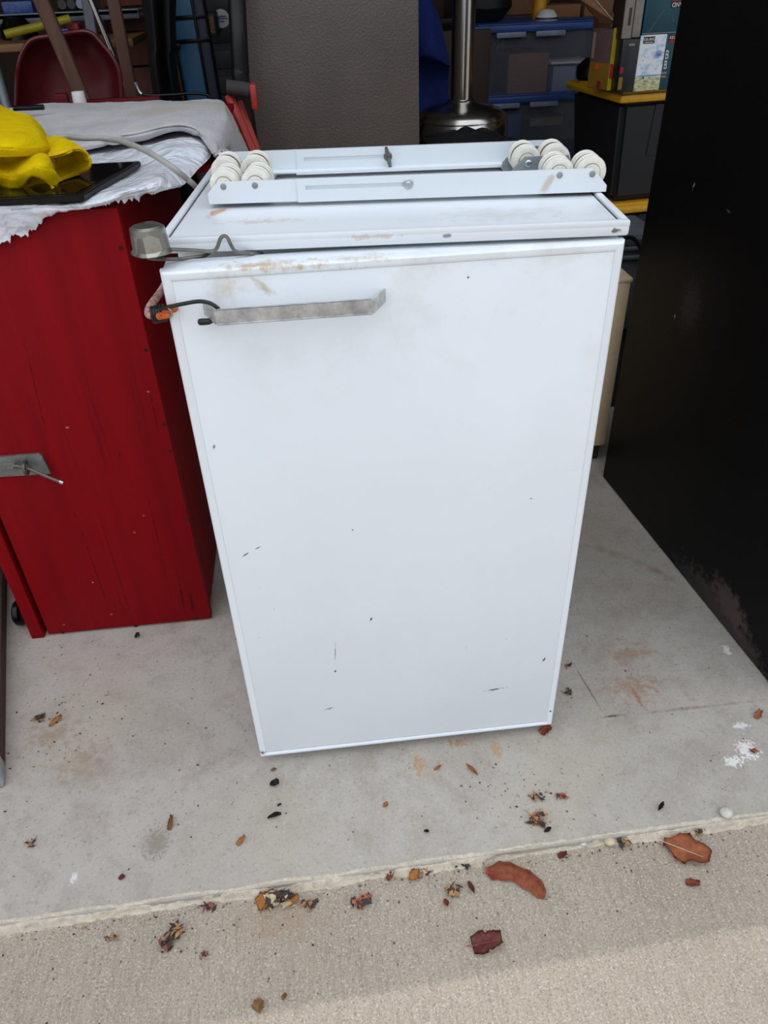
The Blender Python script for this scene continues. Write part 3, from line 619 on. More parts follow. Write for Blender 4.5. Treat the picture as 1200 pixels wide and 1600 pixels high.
obj('wire', tube(bmesh.new(), cr(wl([(-0.0101,0.0180,0.8260), (-0.0124,0.0200,0.8167), (-0.0097,0.0220,0.8127), (0.0065,0.0260,0.8097), (0.0229,0.0360,0.8062), (0.0402,0.0460,0.8046), (0.0454,0.0560,0.8045)]), 6), 0.0019, 8), 'wire', wc)

# ------------------------------------------------------------------ bungee cord hooked on the handle
b0 = (-0.0145,0.0120,0.7589)
bg_ = thing('bungee_cord', 'faded braided bungee cord with black coiled hook caught on the fridge handle', 'bungee cord', b0)
Bo = Vector(b0)
def bl(pts): return [Vector(p) - Bo for p in pts]
obj('elastic_cord', tube(bmesh.new(), cr(bl([(-0.0223,0.1600,0.7468), (-0.0154,0.0900,0.7604), (-0.0167,0.0600,0.7624), (-0.0227,0.0300,0.7597), (-0.0221,0.0160,0.7565), (-0.0121,0.0100,0.7595)]), 6), 0.0042, 12), 'bungee_old', bg_)
coil = []
for k in range(90):
    s = k / 89; a = 2 * PI * 5 * s
    coil.append(Vector((-0.0035 + 0.014 * s, 0.0078 * math.cos(a) - 0.001, 0.0078 * math.sin(a) - 0.0012 + 0.002 * s)))
obj('coil', tube(bmesh.new(), coil, 0.0017, 8), 'black_rubber', bg_)
for p, rr in (((-0.0011,-0.0020,0.7612), 0.0040), ((0.0070,-0.0040,0.7682), 0.0044)):
    o = obj('cord_end', tube(bmesh.new(), [Vector((-0.009, 0.004, -0.002)), Vector((-0.004, 0.001, 0)), Vector((0.002, 0, 0.001)), Vector((0.005, 0, 0.0015))], [rr * 0.9, rr, rr, rr * 0.6], 12), 'bungee_red', bg_, loc=Vector(p) - Bo); o['label'] = 'red and yellow knotted cord end'
obj('clip', tube(bmesh.new(), cr(bl([(0.0035,-0.0100,0.7728), (0.0062,-0.0110,0.7696), (0.0064,-0.0100,0.7645), (0.0035,-0.0080,0.7612)]), 5), 0.0011, 8), 'zinc', bg_)
obj('hook', tube(bmesh.new(), cr(bl([(-0.0062,-0.0010,0.7687), (0.0033,-0.0090,0.7724), (0.0190,-0.0120,0.7757), (0.0355,-0.0140,0.7779), (0.0458,-0.0170,0.7769), (0.0524,-0.0190,0.7732), (0.0553,-0.0180,0.7679), (0.0524,-0.0140,0.7598), (0.0444,-0.0120,0.7555)]), 6), 0.0021, 10), 'black_rubber', bg_)
obj('hook_tip', tube(bmesh.new(), bl([(0.0451,-0.0120,0.7555), (0.0425,-0.0120,0.7554), (0.0345,-0.0110,0.7552), (0.0319,-0.0105,0.7552), (0.0306,-0.0104,0.7553)]), [0.0021, 0.0032, 0.0036, 0.0032, 0.0015], 12), 'black_rubber', bg_)

# ------------------------------------------------------------------ red cabinet at left
rc = thing('red_cabinet', 'red painted plywood cabinet with steel hasp, left of the fridge', 'cabinet', (-0.424, 0.354, 0))
CW, CT = 0.317, 0.786
obj('body', BX((-0.03, 0.02, 0.012), (CW - 0.004, 0.62, CT - 0.012), 0.002), 'red', rc)
obj('front_panel', BX((0.0, 0.0, 0.004), (CW, 0.019, CT), 0.0015), 'red_front', rc)
obj('side_board', BX((-0.032, -0.004, 0.0), (-0.008, 0.019, CT), 0.0015), 'red', rc)
bm = bmesh.new(); prism(bm, [(-0.5, 0.0192, CT - 0.012), (CW, 0.0192, CT - 0.012), (CW, 0.25, CT - 0.012), (CW + 0.11, 0.25, CT - 0.012), (CW + 0.11, 0.95, CT - 0.012), (-0.5, 0.95, CT - 0.012)], (0, 0, 0.012))
obj('top_board', bm, 'red', rc, smooth=False)
obj('end_panel', BX((-0.46, 0.03, 0.0), (-0.435, 0.90, CT - 0.0125), 0.002), 'red', rc)
obj('back_rail', BX(((-0.3491,1.3100,0.8099)[0] + 0.424, 0.952, CT - 0.03), ((-0.1690,1.3100,0.8015)[0] + 0.424, 0.972, CT + 0.022), 0.003), 'red_plain', rc)
for x, z in [((-0.1100,0.3540,0.7354)[0]+0.424-0.004, (-0.1108,0.3540,0.7318)[2]), ((-0.1129,0.3540,0.5761)[0]+0.424, (-0.1129,0.3540,0.5761)[2]), ((-0.1110,0.3540,0.4452)[0]+0.424, (-0.1110,0.3540,0.4452)[2]), ((-0.1118,0.3540,0.3935)[0]+0.424, (-0.1118,0.3540,0.3935)[2]), ((-0.1117,0.3540,0.2496)[0]+0.424, (-0.1117,0.3540,0.2496)[2]), ((-0.1349,0.3540,0.0084)[0]+0.424, (-0.1349,0.3540,0.0084)[2]), ((-0.3963,0.3540,0.0062)[0]+0.424, (-0.3963,0.3540,0.0062)[2]), ((-0.2559,0.3540,0.0041)[0]+0.424, (-0.2559,0.3540,0.0041)[2])]:
    obj('nail_head', disc(bmesh.new(), x, 0.0, z, 0.0035, 0.0008, 10), 'nail', rc)
hx0, hx1, hz0, hz1 = -0.03, 0.106, 0.372, 0.412
bm = bmesh.new(); prism(bm, [(hx0, -0.0045, hz0 + 0.003), (hx1 + 0.004, -0.0045, hz0), (hx1, -0.0045, hz1 - 0.004), (hx1 - 0.004, -0.0045, hz1), (hx0, -0.0045, hz1)], (0, 0.0045, 0))
box(bm, (hx0, -0.006, hz0 + 0.014), (hx1 - 0.045, -0.0045, hz0 + 0.028), 0.0006)
hs = obj('hasp', bm, 'hasp', rc, smooth=False); hs['label'] = 'grey steel hasp plate held by a bolt'
bm = bmesh.new(); st = [(0.076, -0.004, 0.394)]
ring = [Vector((0.078, -0.012 + 0.010 * math.cos(a), 0.392 + 0.010 * math.sin(a))) for a in [2 * PI * k / 20 for k in range(21)]]
tube(bm, ring, 0.003, 8); obj('staple', bm, 'dark_steel', hs)
obj('pin', tube(bmesh.new(), [Vector((0.060, -0.012, 0.397)), Vector((0.066, -0.013, 0.397)), Vector((0.085, -0.015, 0.390)), Vector((0.118, -0.022, 0.372)), Vector((0.130, -0.024, 0.366))], [0.0045, 0.0032, 0.0028, 0.0028, 0.0030], 10), 'dark_steel', hs)
obj('pin_tip', tube(bmesh.new(), [Vector((0.128, -0.0236, 0.367)), Vector((0.1335, -0.0248, 0.3642))], 0.0034, 10), 'zinc', hs)
# small black castor ring at the floor, left
o = obj('caster_wheel', lathe(bmesh.new(), [(0.012, -0.008), (0.022, -0.008), (0.026, -0.004), (0.026, 0.004), (0.022, 0.008), (0.012, 0.008)], 24, Matrix.Rotation(PI / 2, 4, 'Y')), 'black_plastic', loc=(-0.4850,0.4017,0.0265))
bmx = o.data; tag(o, 'small black caster wheel on the floor left of the red cabinet', 'wheel')

# white plastic sheet under the tray
W3 = [[(-0.4886,0.7903,0.8000), (-0.3916,0.8036,0.8000), (-0.2934,0.7745,0.8000), (-0.2118,0.7622,0.8000), (-0.1391,0.7720,0.8030), (-0.0739,0.7674,0.8120), (-0.0321,0.7478,0.8120), (-0.0122,0.7278,0.8060)],
      [(-0.4393,0.6471,0.7970), (-0.3448,0.6409,0.7970), (-0.2586,0.6270,0.7970), (-0.1883,0.6379,0.7970), (-0.1155,0.6213,0.8060), (-0.0481,0.5990,0.8180), (-0.0062,0.6102,0.8100), (0.0050,0.6193,0.8000)],
      [(-0.3769,0.4686,0.7960), (-0.2904,0.4544,0.7960), (-0.2144,0.4429,0.7960), (-0.1552,0.4678,0.7960), (-0.1057,0.5042,0.8000), (-0.0597,0.5202,0.8080), (-0.0218,0.5255,0.8040), (-0.0082,0.5340,0.7960)],
      [(-0.3289,0.3450,0.8085), (-0.2556,0.3450,0.8041), (-0.1898,0.3450,0.7994), (-0.1386,0.3460,0.8011), (-0.0864,0.3520,0.8099), (-0.0533,0.3700,0.8156), (-0.0346,0.4100,0.8103), (-0.0193,0.4300,0.7965)],
      [(-0.3291,0.3360,0.7993), (-0.2555,0.3360,0.7965), (-0.2054,0.3360,0.7959), (-0.1389,0.3380,0.7940), (-0.0907,0.3420,0.8026), (-0.0543,0.3520,0.8072), (-0.0371,0.3800,0.8067), (-0.0224,0.4100,0.7984)],
      [(-0.3424,0.3420,0.7685), (-0.2627,0.3400,0.7776), (-0.2103,0.3400,0.7828), (-0.1738,0.3420,0.7934), (-0.1140,0.3460,0.7972), (-0.0751,0.3500,0.8014), (-0.0406,0.3720,0.8019), (-0.0236,0.4100,0.7968)],
      [(-0.3532,0.3460,0.7430), (-0.2721,0.3440,0.7523), (-0.2200,0.3440,0.7679), (-0.1888,0.3450,0.7911), (-0.1237,0.3470,0.7934), (-0.0845,0.3510,0.7984), (-0.0460,0.3720,0.8014), (-0.0256,0.4100,0.7960)]]
g = surf_pts(W3, 34, 8)
def torn(p, a, b):
    if b > 0.66 and a < 0.8:
        k = (b - 0.66) / 0.34
        p = p + Vector((0, 0, k * (0.008 * noise.noise((p.x * 70, 0, 2)) + 0.007 * noise.noise((p.x * 230, 0, 7)) + 0.003 * noise.noise((p.x * 600, 0, 5)))))
    return p
sh = obj('plastic_sheet', sheet(g, 0.0015, 0.0035, 17, 2.0, torn), 'plastic', angle=60)
tag(sh, 'torn crumpled white plastic sheet draped over the red cabinet top', 'plastic sheet')
# grey towel
T3 = [[(-0.4905,1.2000,0.8113), (-0.4189,1.2000,0.8181), (-0.3076,1.2000,0.8154), (-0.1850,1.1800,0.8135), (-0.0768,1.1600,0.8147), (-0.0199,1.1200,0.8184), (0.0036,1.1000,0.8013), (0.0389,1.0200,0.7346)],
      [(-0.4052,0.9622,0.8260), (-0.3465,0.9760,0.8280), (-0.2542,0.9541,0.8300), (-0.1464,0.9428,0.8320), (-0.0527,0.9452,0.8340), (0.0044,0.9312,0.8320), (0.0227,0.8939,0.8150), (0.0451,0.9000,0.7463)],
      [(-0.3522,0.8136,0.8260), (-0.2901,0.7942,0.8280), (-0.2216,0.7929,0.8300), (-0.1321,0.7712,0.8340), (-0.0482,0.7866,0.8380), (0.0080,0.7794,0.8280), (0.0271,0.7540,0.8080), (0.0403,0.8000,0.7538)],
      [(-0.3047,0.7446,0.8120), (-0.2534,0.7176,0.8160), (-0.2049,0.7029,0.8240), (-0.1270,0.6656,0.8320), (-0.0539,0.6851,0.8380), (-0.0068,0.6585,0.8300), (0.0218,0.6015,0.8120), (0.0252,0.7400,0.7596)],
      [(-0.2729,0.6558,0.8080), (-0.2331,0.6441,0.8100), (-0.2020,0.6732,0.8120), (-0.1278,0.6734,0.8200), (-0.0590,0.6876,0.8300), (-0.0227,0.6767,0.8220), (0.0096,0.5853,0.8060), (0.0091,0.7000,0.7661)]]
g = surf_pts(T3, 12, 12)
tw = obj('grey_towel', sheet(g, 0.006, 0.0035, 16, 5.0), 'towel', angle=70)
tag(tw, 'grey terry towel with loose grit draped along the back of the red cabinet', 'towel')
# black glass tray
tr = thing('glass_panel', 'glossy black framed glass panel lying under the yellow cloth', 'glass panel', (-0.60, 0.345, 0.802))
A0, A1 = Vector((-0.1418,0.3304,0.8155)), Vector((-0.0968,0.5354,0.8135))
o0 = Vector(tr.location)
def loc3(p): return (p[0] - o0.x, p[1] - o0.y, p[2] - o0.z)
tp = [(0, A0.y - o0.y + 0.004, 0.004), (A0.x - o0.x, A0.y - o0.y, 0.004), (A1.x - o0.x, A1.y - o0.y, 0.004), (0.05, A1.y - o0.y + 0.01, 0.004)]
bm = bmesh.new(); prism(bm, [(p[0], p[1], 0.0) for p in tp], (0, 0, 0.0085)); bmesh.ops.bevel(bm, geom=bm.edges[:], offset=0.0015, segments=2, affect='EDGES')
obj('frame', bm, 'black_plastic', tr)
ins = [(0.0, tp[0][1] + 0.010), (tp[1][0] - 0.011, tp[1][1] + 0.010), (tp[2][0] - 0.010, tp[2][1] - 0.010), (0.05, tp[3][1] - 0.010)]
bm = bmesh.new(); prism(bm, [(p[0], p[1], 0.0075) for p in ins], (0, 0, 0.0018)); obj('glass', bm, 'black_glass', tr, smooth=False)
# yellow microfibre cloth
Y1 = [[(-0.5100,0.8092,0.8500), (-0.4709,0.8930,0.8520), (-0.4131,0.8985,0.8560), (-0.3823,0.8625,0.8540), (-0.3739,0.8637,0.8450), (-0.3652,0.8710,0.8350)],
      [(-0.4432,0.6494,0.8700), (-0.3809,0.6451,0.8740), (-0.3342,0.6553,0.8740), (-0.2956,0.6301,0.8720), (-0.2734,0.6314,0.8680), (-0.2795,0.6931,0.8460)],
      [(-0.3760,0.4741,0.8760), (-0.3157,0.4554,0.8800), (-0.2746,0.4631,0.8800), (-0.2362,0.4427,0.8780), (-0.2174,0.4617,0.8700), (-0.2228,0.5183,0.8500)],
      [(-0.3456,0.3882,0.8720), (-0.2890,0.3686,0.8740), (-0.2471,0.3649,0.8740), (-0.2171,0.3702,0.8700), (-0.2019,0.4120,0.8620), (-0.1993,0.4490,0.8480)],
      [(-0.3531,0.3920,0.8560), (-0.2932,0.3644,0.8580), (-0.2511,0.3607,0.8580), (-0.2217,0.3714,0.8560), (-0.2068,0.4062,0.8520), (-0.1994,0.4508,0.8460)]]
yc = thing('yellow_cloth', 'bright yellow microfibre cloth crumpled on the black glass panel', 'cloth', (-0.2577,0.4867,0.8120))
Yo = Vector(yc.location)
def rel(g_): return [[p - Yo for p in rw] for rw in g_]
g1 = rel(surf_pts(Y1, 10, 10))
obj('fold', sheet(g1, 0.0035, 0.0022, 26, 3.0), 'yellow_cloth', yc, angle=70)
obj('seam', tube(bmesh.new(), [p + Vector((0, -0.001, 0)) for p in g1[-1]], 0.0013, 6), 'seam', yc)
Y2 = [[(-0.3853,0.4706,0.8480), (-0.3264,0.4536,0.8480), (-0.2751,0.4299,0.8480), (-0.2453,0.4170,0.8480), (-0.2293,0.4347,0.8480), (-0.2129,0.4280,0.8500), (-0.1985,0.4168,0.8480), (-0.2025,0.4555,0.8360)],
      [(-0.3735,0.4328,0.8420), (-0.3147,0.4122,0.8420), (-0.2706,0.4084,0.8420), (-0.2452,0.4097,0.8420), (-0.2204,0.3883,0.8480), (-0.1972,0.3710,0.8540), (-0.1853,0.3700,0.8480), (-0.1925,0.4142,0.8300)],
      [(-0.3645,0.3983,0.8320), (-0.3072,0.3792,0.8320), (-0.2627,0.3732,0.8340), (-0.2396,0.3728,0.8320), (-0.2172,0.3550,0.8400), (-0.1931,0.3375,0.8500), (-0.1805,0.3429,0.8420), (-0.1855,0.3849,0.8240)],
      [(-0.3674,0.3958,0.8220), (-0.3155,0.3915,0.8200), (-0.2754,0.4002,0.8200), (-0.2469,0.3828,0.8180), (-0.2289,0.3749,0.8220), (-0.2055,0.3462,0.8380), (-0.1884,0.3456,0.8340), (-0.1866,0.3726,0.8160)],
      [(-0.3733,0.4057,0.8160), (-0.3202,0.4003,0.8150), (-0.2821,0.4173,0.8150), (-0.2522,0.3911,0.8140), (-0.2360,0.3899,0.8150), (-0.2101,0.3591,0.8340), (-0.1938,0.3604,0.8280), (-0.1866,0.3630,0.8140)]]
g2 = rel(surf_pts(Y2, 10, 10))
obj('fold', sheet(g2, 0.003, 0.0012, 30, 8.0), 'yellow_cloth', yc, angle=70)
obj('seam', tube(bmesh.new(), [p + Vector((0, -0.001, 0.0005)) for p in g2[-1]], 0.0015, 6), 'seam', yc)
Y3 = [[(-0.2335,0.5440,0.8480), (-0.2108,0.5531,0.8480), (-0.1832,0.4976,0.8480), (-0.1596,0.4532,0.8460)],
      [(-0.2060,0.4519,0.8520), (-0.1854,0.4554,0.8520), (-0.1650,0.4417,0.8500), (-0.1527,0.4454,0.8420)],
      [(-0.1909,0.3950,0.8500), (-0.1806,0.4096,0.8500), (-0.1662,0.4505,0.8460), (-0.1534,0.4538,0.8320)],
      [(-0.2038,0.4240,0.8420), (-0.1959,0.4351,0.8420), (-0.1871,0.4507,0.8420), (-0.1856,0.4960,0.8380)]]
# open roll at the right: swept cone with its mouth to the right
ringA = [(-0.1932,0.4021,0.8480), (-0.1701,0.3901,0.8530), (-0.1592,0.4184,0.8530), (-0.1507,0.4320,0.8460), (-0.1487,0.4374,0.8340), (-0.1555,0.4391,0.8230), (-0.1729,0.4444,0.8160), (-0.1880,0.4211,0.8140), (-0.1943,0.3951,0.8140)]
ringB = [(-0.2135,0.4656,0.8500), (-0.1947,0.4543,0.8560), (-0.1799,0.4596,0.8560), (-0.1717,0.4726,0.8500), (-0.1695,0.4817,0.8380), (-0.1775,0.4843,0.8240), (-0.1927,0.4843,0.8160), (-0.2048,0.4543,0.8140), (-0.2079,0.4223,0.8140)]
ringC = [(-0.2368,0.5344,0.8480), (-0.2219,0.5322,0.8520), (-0.2056,0.5272,0.8520), (-0.1974,0.5276,0.8480), (-0.1946,0.5284,0.8380), (-0.2024,0.5289,0.8240), (-0.2177,0.5277,0.8160), (-0.2278,0.5040,0.8140), (-0.2285,0.4691,0.8140)]
mid_ = sum((Vector(q) for q in ringB), Vector()) / len(ringB)
ringD = [tuple(Vector(q) * 0.62 + mid_ * 0.38 + Vector((-0.004, 0.0, 0.0))) for q in ringB]
ringE = [tuple(Vector(q) * 0.03 + mid_ * 0.97 + Vector((-0.010, 0.0, 0.0))) for q in ringB]
ringA2 = [tuple(Vector(q) * 0.93 + (sum((Vector(k) for k in ringA), Vector()) / len(ringA)) * 0.07 + Vector((-0.003, 0.001, 0))) for q in ringA]
g3 = rel(surf_pts([ringC, ringB, ringA, ringA2, ringD, ringE], 8, 8))
obj('roll', sheet(g3, 0.0022, 0.0008, 30, 1.0), 'yellow_cloth', yc, angle=70)
obj('seam', tube(bmesh.new(), g3[16], 0.0014, 6), 'seam', yc)
# under-arch scrap of the cloth
inn = rel(surf_pts([[(-0.2342,0.4235,0.8220), (-0.2207,0.4168,0.8260), (-0.2077,0.4164,0.8220)], [(-0.2338,0.4118,0.8160), (-0.2208,0.4148,0.8180), (-0.2029,0.4116,0.8160)], [(-0.2301,0.3952,0.8135), (-0.2185,0.4076,0.8135), (-0.1989,0.4064,0.8135)]], 6, 6))
obj('fold', sheet(inn, 0.002, 0.0008, 30, 6.0), 'yellow_cloth', yc, angle=70)
# grey cable
pc = cr([(-0.2364,0.5487,0.8420), (-0.2107,0.5658,0.8450), (-0.1771,0.5447,0.8450), (-0.1494,0.5482,0.8430), (-0.1154,0.5174,0.8420), (-0.0770,0.4514,0.8420), (-0.0475,0.4009,0.8380), (-0.0257,0.3785,0.8280), (-0.0121,0.3880,0.8120), (-0.0059,0.4321,0.7900), (-0.0398,0.7167,0.7200)], 8)
o0c = Vector(pc[0]); cb = obj('power_cable', tube(bmesh.new(), [p - o0c for p in pc], 0.0042, 12), 'cable', loc=o0c)
tag(cb, 'thick grey power cable arching over the towel and plastic sheet', 'cable')
# black marker and beige rag end at the towel's left end
mk_ = obj('black_bar', tube(bmesh.new(), [Vector((-0.03, 0, 0)), Vector((0.028, -0.004, 0))], [0.005, 0.005], 10), 'black_plastic', loc=(-0.3640,0.9455,0.8420)); tag(mk_, 'short black bar lying on the left end of the towel', 'bar')

# ------------------------------------------------------------------ big black cabinet at right
Lr = Vector((0.889, 0.0, 0)) ; bb = thing('black_cabinet', 'large black steel cabinet with patchy grey foot at the right edge', 'cabinet', (0.823, 0.73, 0), 0)
ang = math.atan2(0.823 - 0.886, 0.73 - 0.049)      # plan angle of its left face
bb.rotation_euler = (0, 0, -ang)
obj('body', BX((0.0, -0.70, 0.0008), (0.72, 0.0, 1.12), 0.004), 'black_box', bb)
obj('base_strip', BX((0.004, -0.695, 0.0), (0.70, -0.005, 0.012), 0.002), 'black_plastic', bb)
sc = bmesh.new()
# ------------------------------------------------------------------ beige unit seen behind the fridge
be = thing('beige_cabinet', 'beige metal cabinet on dark base in the gap between fridge and black cabinet', 'cabinet', (0.56, 0.80, 0))
obj('body', BX((0, 0, 0.045), (0.289, 0.16, 0.468), 0.006), 'beige', be)
obj('top_cap', BX((-0.002, -0.002, 0.462), (0.291, 0.162, 0.472), 0.003), 'beige', be)
obj('plinth', BX((0.01, 0.012, 0), (0.28, 0.15, 0.045), 0.003), 'brown_dark', be)
gm = thing('grey_machine', 'grey metal motor housing with a hanging cable behind the beige cabinet', 'machine', (0.86, 1.05, 0.0))
obj('stand', BX((-0.06, 0.02, 0), (0.2, 0.22, 0.24), 0.004), 'grey_dark', gm)
a, b = Vector((0.9320,1.0500,0.4182)), Vector((0.9797,1.0500,0.4933))
bm = BX((a.x - 0.03 - 0.86, 0, 0.24), (b.x - 0.86 + 0.05, 0.2, b.z - 0.012), 0.01); box(bm, (a.x - 0.02 - 0.86, -0.01, b.z - 0.03), (b.x - 0.86 + 0.04, 0.05, b.z), 0.006)
obj('housing', bm, 'grey_metal', gm)
for k in range(3):
    obj('fin', BX((a.x - 0.02 - 0.86, -0.012, a.z + 0.012 + k * 0.022), (b.x - 0.86 + 0.03, 0.004, a.z + 0.022 + k * 0.022), 0.003), 'grey_metal', gm)
obj('cord', tube(bmesh.new(), [Vector(p) - Vector((0.86, 1.05, 0)) for p in cr([(0.8960,1.0000,0.4975), (0.9214,1.0000,0.4959), (0.9420,1.0000,0.4765), (0.9527,1.0000,0.4513), (0.9593,1.0000,0.4039)], 6)], 0.005, 8), 'black_rubber', gm)

# ------------------------------------------------------------------ taupe refrigerator side
tf = thing('taupe_freezer', 'tall taupe textured steel freezer standing behind the fridge', 'freezer', (0.035, 1.50, 0), 0)
obj('body', BX((0.0, 0.0, 0.02), (0.448, 0.56, 1.62), 0.006), 'taupe', tf)
obj('base', BX((0.01, 0.02, 0.0), (0.438, 0.54, 0.02)), 'black_plastic', tf)
# ------------------------------------------------------------------ patio heater
ph = thing('patio_heater', 'stainless patio heater with domed tank cover and slim pole', 'heater', (0.706, 2.05, 0))
def L_(p): return None
zt = 0.668
bm = lathe(bmesh.new(), [(0.03, zt - 0.002), (0.045, zt - 0.004), (0.06, zt - 0.014), (0.10, zt - 0.020), (0.130, zt - 0.030), (0.146, zt - 0.043), (0.150, zt - 0.056), (0.144, zt - 0.060), (0.147, zt - 0.066), (0.152, zt - 0.078), (0.153, zt - 0.10), (0.150, zt - 0.115)], 48)
obj('tank_cover', bm, 'steel', ph, angle=50)
obj('tank_housing', lathe(bmesh.new(), [(0.0, 0.0), (0.16, 0.0), (0.165, 0.03), (0.15, 0.06), (0.149, zt - 0.115), (0.0, zt - 0.115)], 40, close=False), 'black_plastic', ph)
obj('pole', lathe(bmesh.new(), [(0.0375, zt - 0.03), (0.0375, 1.9)], 32), 'steel', ph)
obj('collar', lathe(bmesh.new(), [(0.042, zt - 0.02), (0.046, zt - 0.012), (0.046, zt - 0.002), (0.040, zt + 0.002)], 32), 'steel', ph)
obj('emitter', lathe(bmesh.new(), [(0.0375, 1.9), (0.09, 1.93), (0.09, 2.1), (0.38, 2.13), (0.36, 2.15), (0.0, 2.2)], 32), 'steel', ph)
# dark cover draped behind the rails
g = surf_pts([[(0.5161,1.6200,0.6334), (0.5837,1.6200,0.6435), (0.6686,1.6200,0.6443), (0.7744,1.6200,0.6237)], [(0.5081,1.5200,0.6210), (0.5625,1.5000,0.6315), (0.6438,1.5000,0.6338), (0.7505,1.5200,0.6083)], [(0.5098,1.4600,0.5189), (0.5574,1.4600,0.5162), (0.6403,1.4600,0.5114), (0.7426,1.4600,0.5055)], [(0.53, 1.46, 0.0), (0.57, 1.46, 0.0), (0.62, 1.46, 0.0), (0.70, 1.46, 0.0)]], 8, 8)
dk = obj('dark_cover', sheet(g, 0.004, 0.012, 14, 1.0, wdir=Vector((0, -1, 0))), 'black_cloth'); tag(dk, 'rumpled black cover standing in front of the patio heater base', 'cover')
# ------------------------------------------------------------------ blue moving blanket
g = surf_pts([[(0.5842,2.4000,1.1502), (0.6137,2.3800,1.1487), (0.6385,2.3600,1.1472), (0.6087,2.4200,1.1503)],
              [(0.5595,2.4000,0.9753), (0.5987,2.3600,0.9747), (0.6387,2.3600,0.9733), (0.6540,2.4000,0.9536)],
              [(0.5549,2.3800,0.8641), (0.6063,2.3400,0.8680), (0.6538,2.3400,0.8700), (0.6926,2.3800,0.8588)],
              [(0.5534,2.3800,0.7825), (0.6097,2.3200,0.7771), (0.6649,2.3200,0.7670), (0.7229,2.3700,0.7443)],
              [(0.5583,2.4200,0.7671), (0.6186,2.3800,0.7559), (0.6798,2.3800,0.7412), (0.7245,2.3900,0.7221)],
              [(0.5568,2.4200,0.6810), (0.6242,2.4200,0.6780), (0.6872,2.4200,0.6710), (0.7285,2.4200,0.6649)],
              [(0.5541,2.4200,0.5304), (0.6236,2.4200,0.5269), (0.6885,2.4200,0.5237), (0.7286,2.4200,0.5217)]], 10, 8)
bk = obj('moving_blanket', sheet(g, 0.008, 0.006, 12, 3.0, wdir=Vector((0, -1, 0))), 'blue_quilt', angle=60); tag(bk, 'royal blue quilted moving blanket hanging beside the taupe freezer', 'blanket')

# ------------------------------------------------------------------ clear totes with blue lids
def clear_tote(p, q, label, H_):
    w_ = q[0] - p[0]; t_ = thing('storage_tote', label, 'tote', p, 0, 'clear totes with blue lids')
    bm = bmesh.new(); pr = [(0.0, 0.02), (0.0, 0.0)]
    # tapered open bin of four walls and a floor
    i0, i1 = 0.035, 0.012
    P0 = [(i0, i0, 0.0), (w_ - i0, i0, 0.0), (w_ - i0, 0.40, 0.0), (i0, 0.40, 0.0)]; P1 = [(i1, i1, H_ - 0.02), (w_ - i1, i1, H_ - 0.02), (w_ - i1, 0.43, H_ - 0.02), (i1, 0.43, H_ - 0.02)]
    a_ = [bm.verts.new(v) for v in P0]; b_ = [bm.verts.new(v) for v in P1]; bm.faces.new(a_[::-1])
    for k in range(4): bm.faces.new((a_[k], a_[(k + 1) % 4], b_[(k + 1) % 4], b_[k]))
    bmesh.ops.solidify(bm, geom=bm.faces[:], thickness=0.003)
    obj('bin', bm, 'clear', t_, smooth=False)
    lb = BX((-0.008, -0.008, H_ - 0.032), (w_ + 0.008, 0.45, H_ - 0.004), 0.006); obj('lid', lb, 'blue_lid', t_)
    obj('lid_rim', BX((0.03, 0.02, H_ - 0.006), (w_ - 0.03, 0.42, H_), 0.003), 'blue_lid', t_)
    for x in (0.16, 0.42): obj('latch', BX((w_ * x + 0.0, -0.014, H_ - 0.05), (w_ * x + 0.13, -0.004, H_ - 0.03), 0.003), 'latch', t_)
    obj('handle', BX((-0.018, 0.12, H_ - 0.16), (0.004, 0.16, H_ - 0.02), 0.004), 'blue_lid', t_)
    return t_, w_
pA = (0.93, 3.0, 0.0)
HT = 0.272
t3, w3 = clear_tote((0.91, 3.0, 0.0), (1.60, 3.0, 0.27), 'lowest clear tote with blue lid in the stack behind the heater', HT)
t2, w2 = clear_tote((0.92, 3.0, HT), (1.60, 3.0, 0.54), 'middle clear tote with blue lid, under the topmost one beside the heater pole', HT)
t1, w1 = clear_tote((0.93, 3.0, 2 * HT), (1.60, 3.0, 0.81), 'topmost clear tote with blue lid, cardboard box visible inside', HT)
def inside(nm_, lab, cat, p, q, y, dep, m):
    p_ = list(p); q_ = list(q); return fbox(nm_, lab, cat, p_, q_, dep, m, 0.002)
inside('cardboard_box', 'tan cardboard box inside the topmost clear tote', 'box', (1.1152,3.0600,0.5348), (1.2966,3.0600,0.6980), 0, 0.25, 'cardboard')
inside('carton', 'pale printed carton inside the topmost clear tote', 'box', (1.3223,3.0600,0.5278), (1.4263,3.0600,0.6405), 0, 0.2, 'latch')
o = inside('carton', 'flat white carton lying on the pale carton in the topmost clear tote', 'box', (1.3070,3.0500,0.6515), (1.4944,3.0500,0.6609), 0, 0.2, 'paper_white')
inside('carton', 'blue and white carton inside the middle clear tote', 'box', (1.1261,3.0600,0.3640), (1.1896,3.0600,0.4579), 0, 0.2, 'blue_lid')
inside('carton', 'grey carton lying in the middle clear tote', 'box', (1.2336,3.0600,0.4021), (1.3893,3.0600,0.4376), 0, 0.2, 'grey_board')
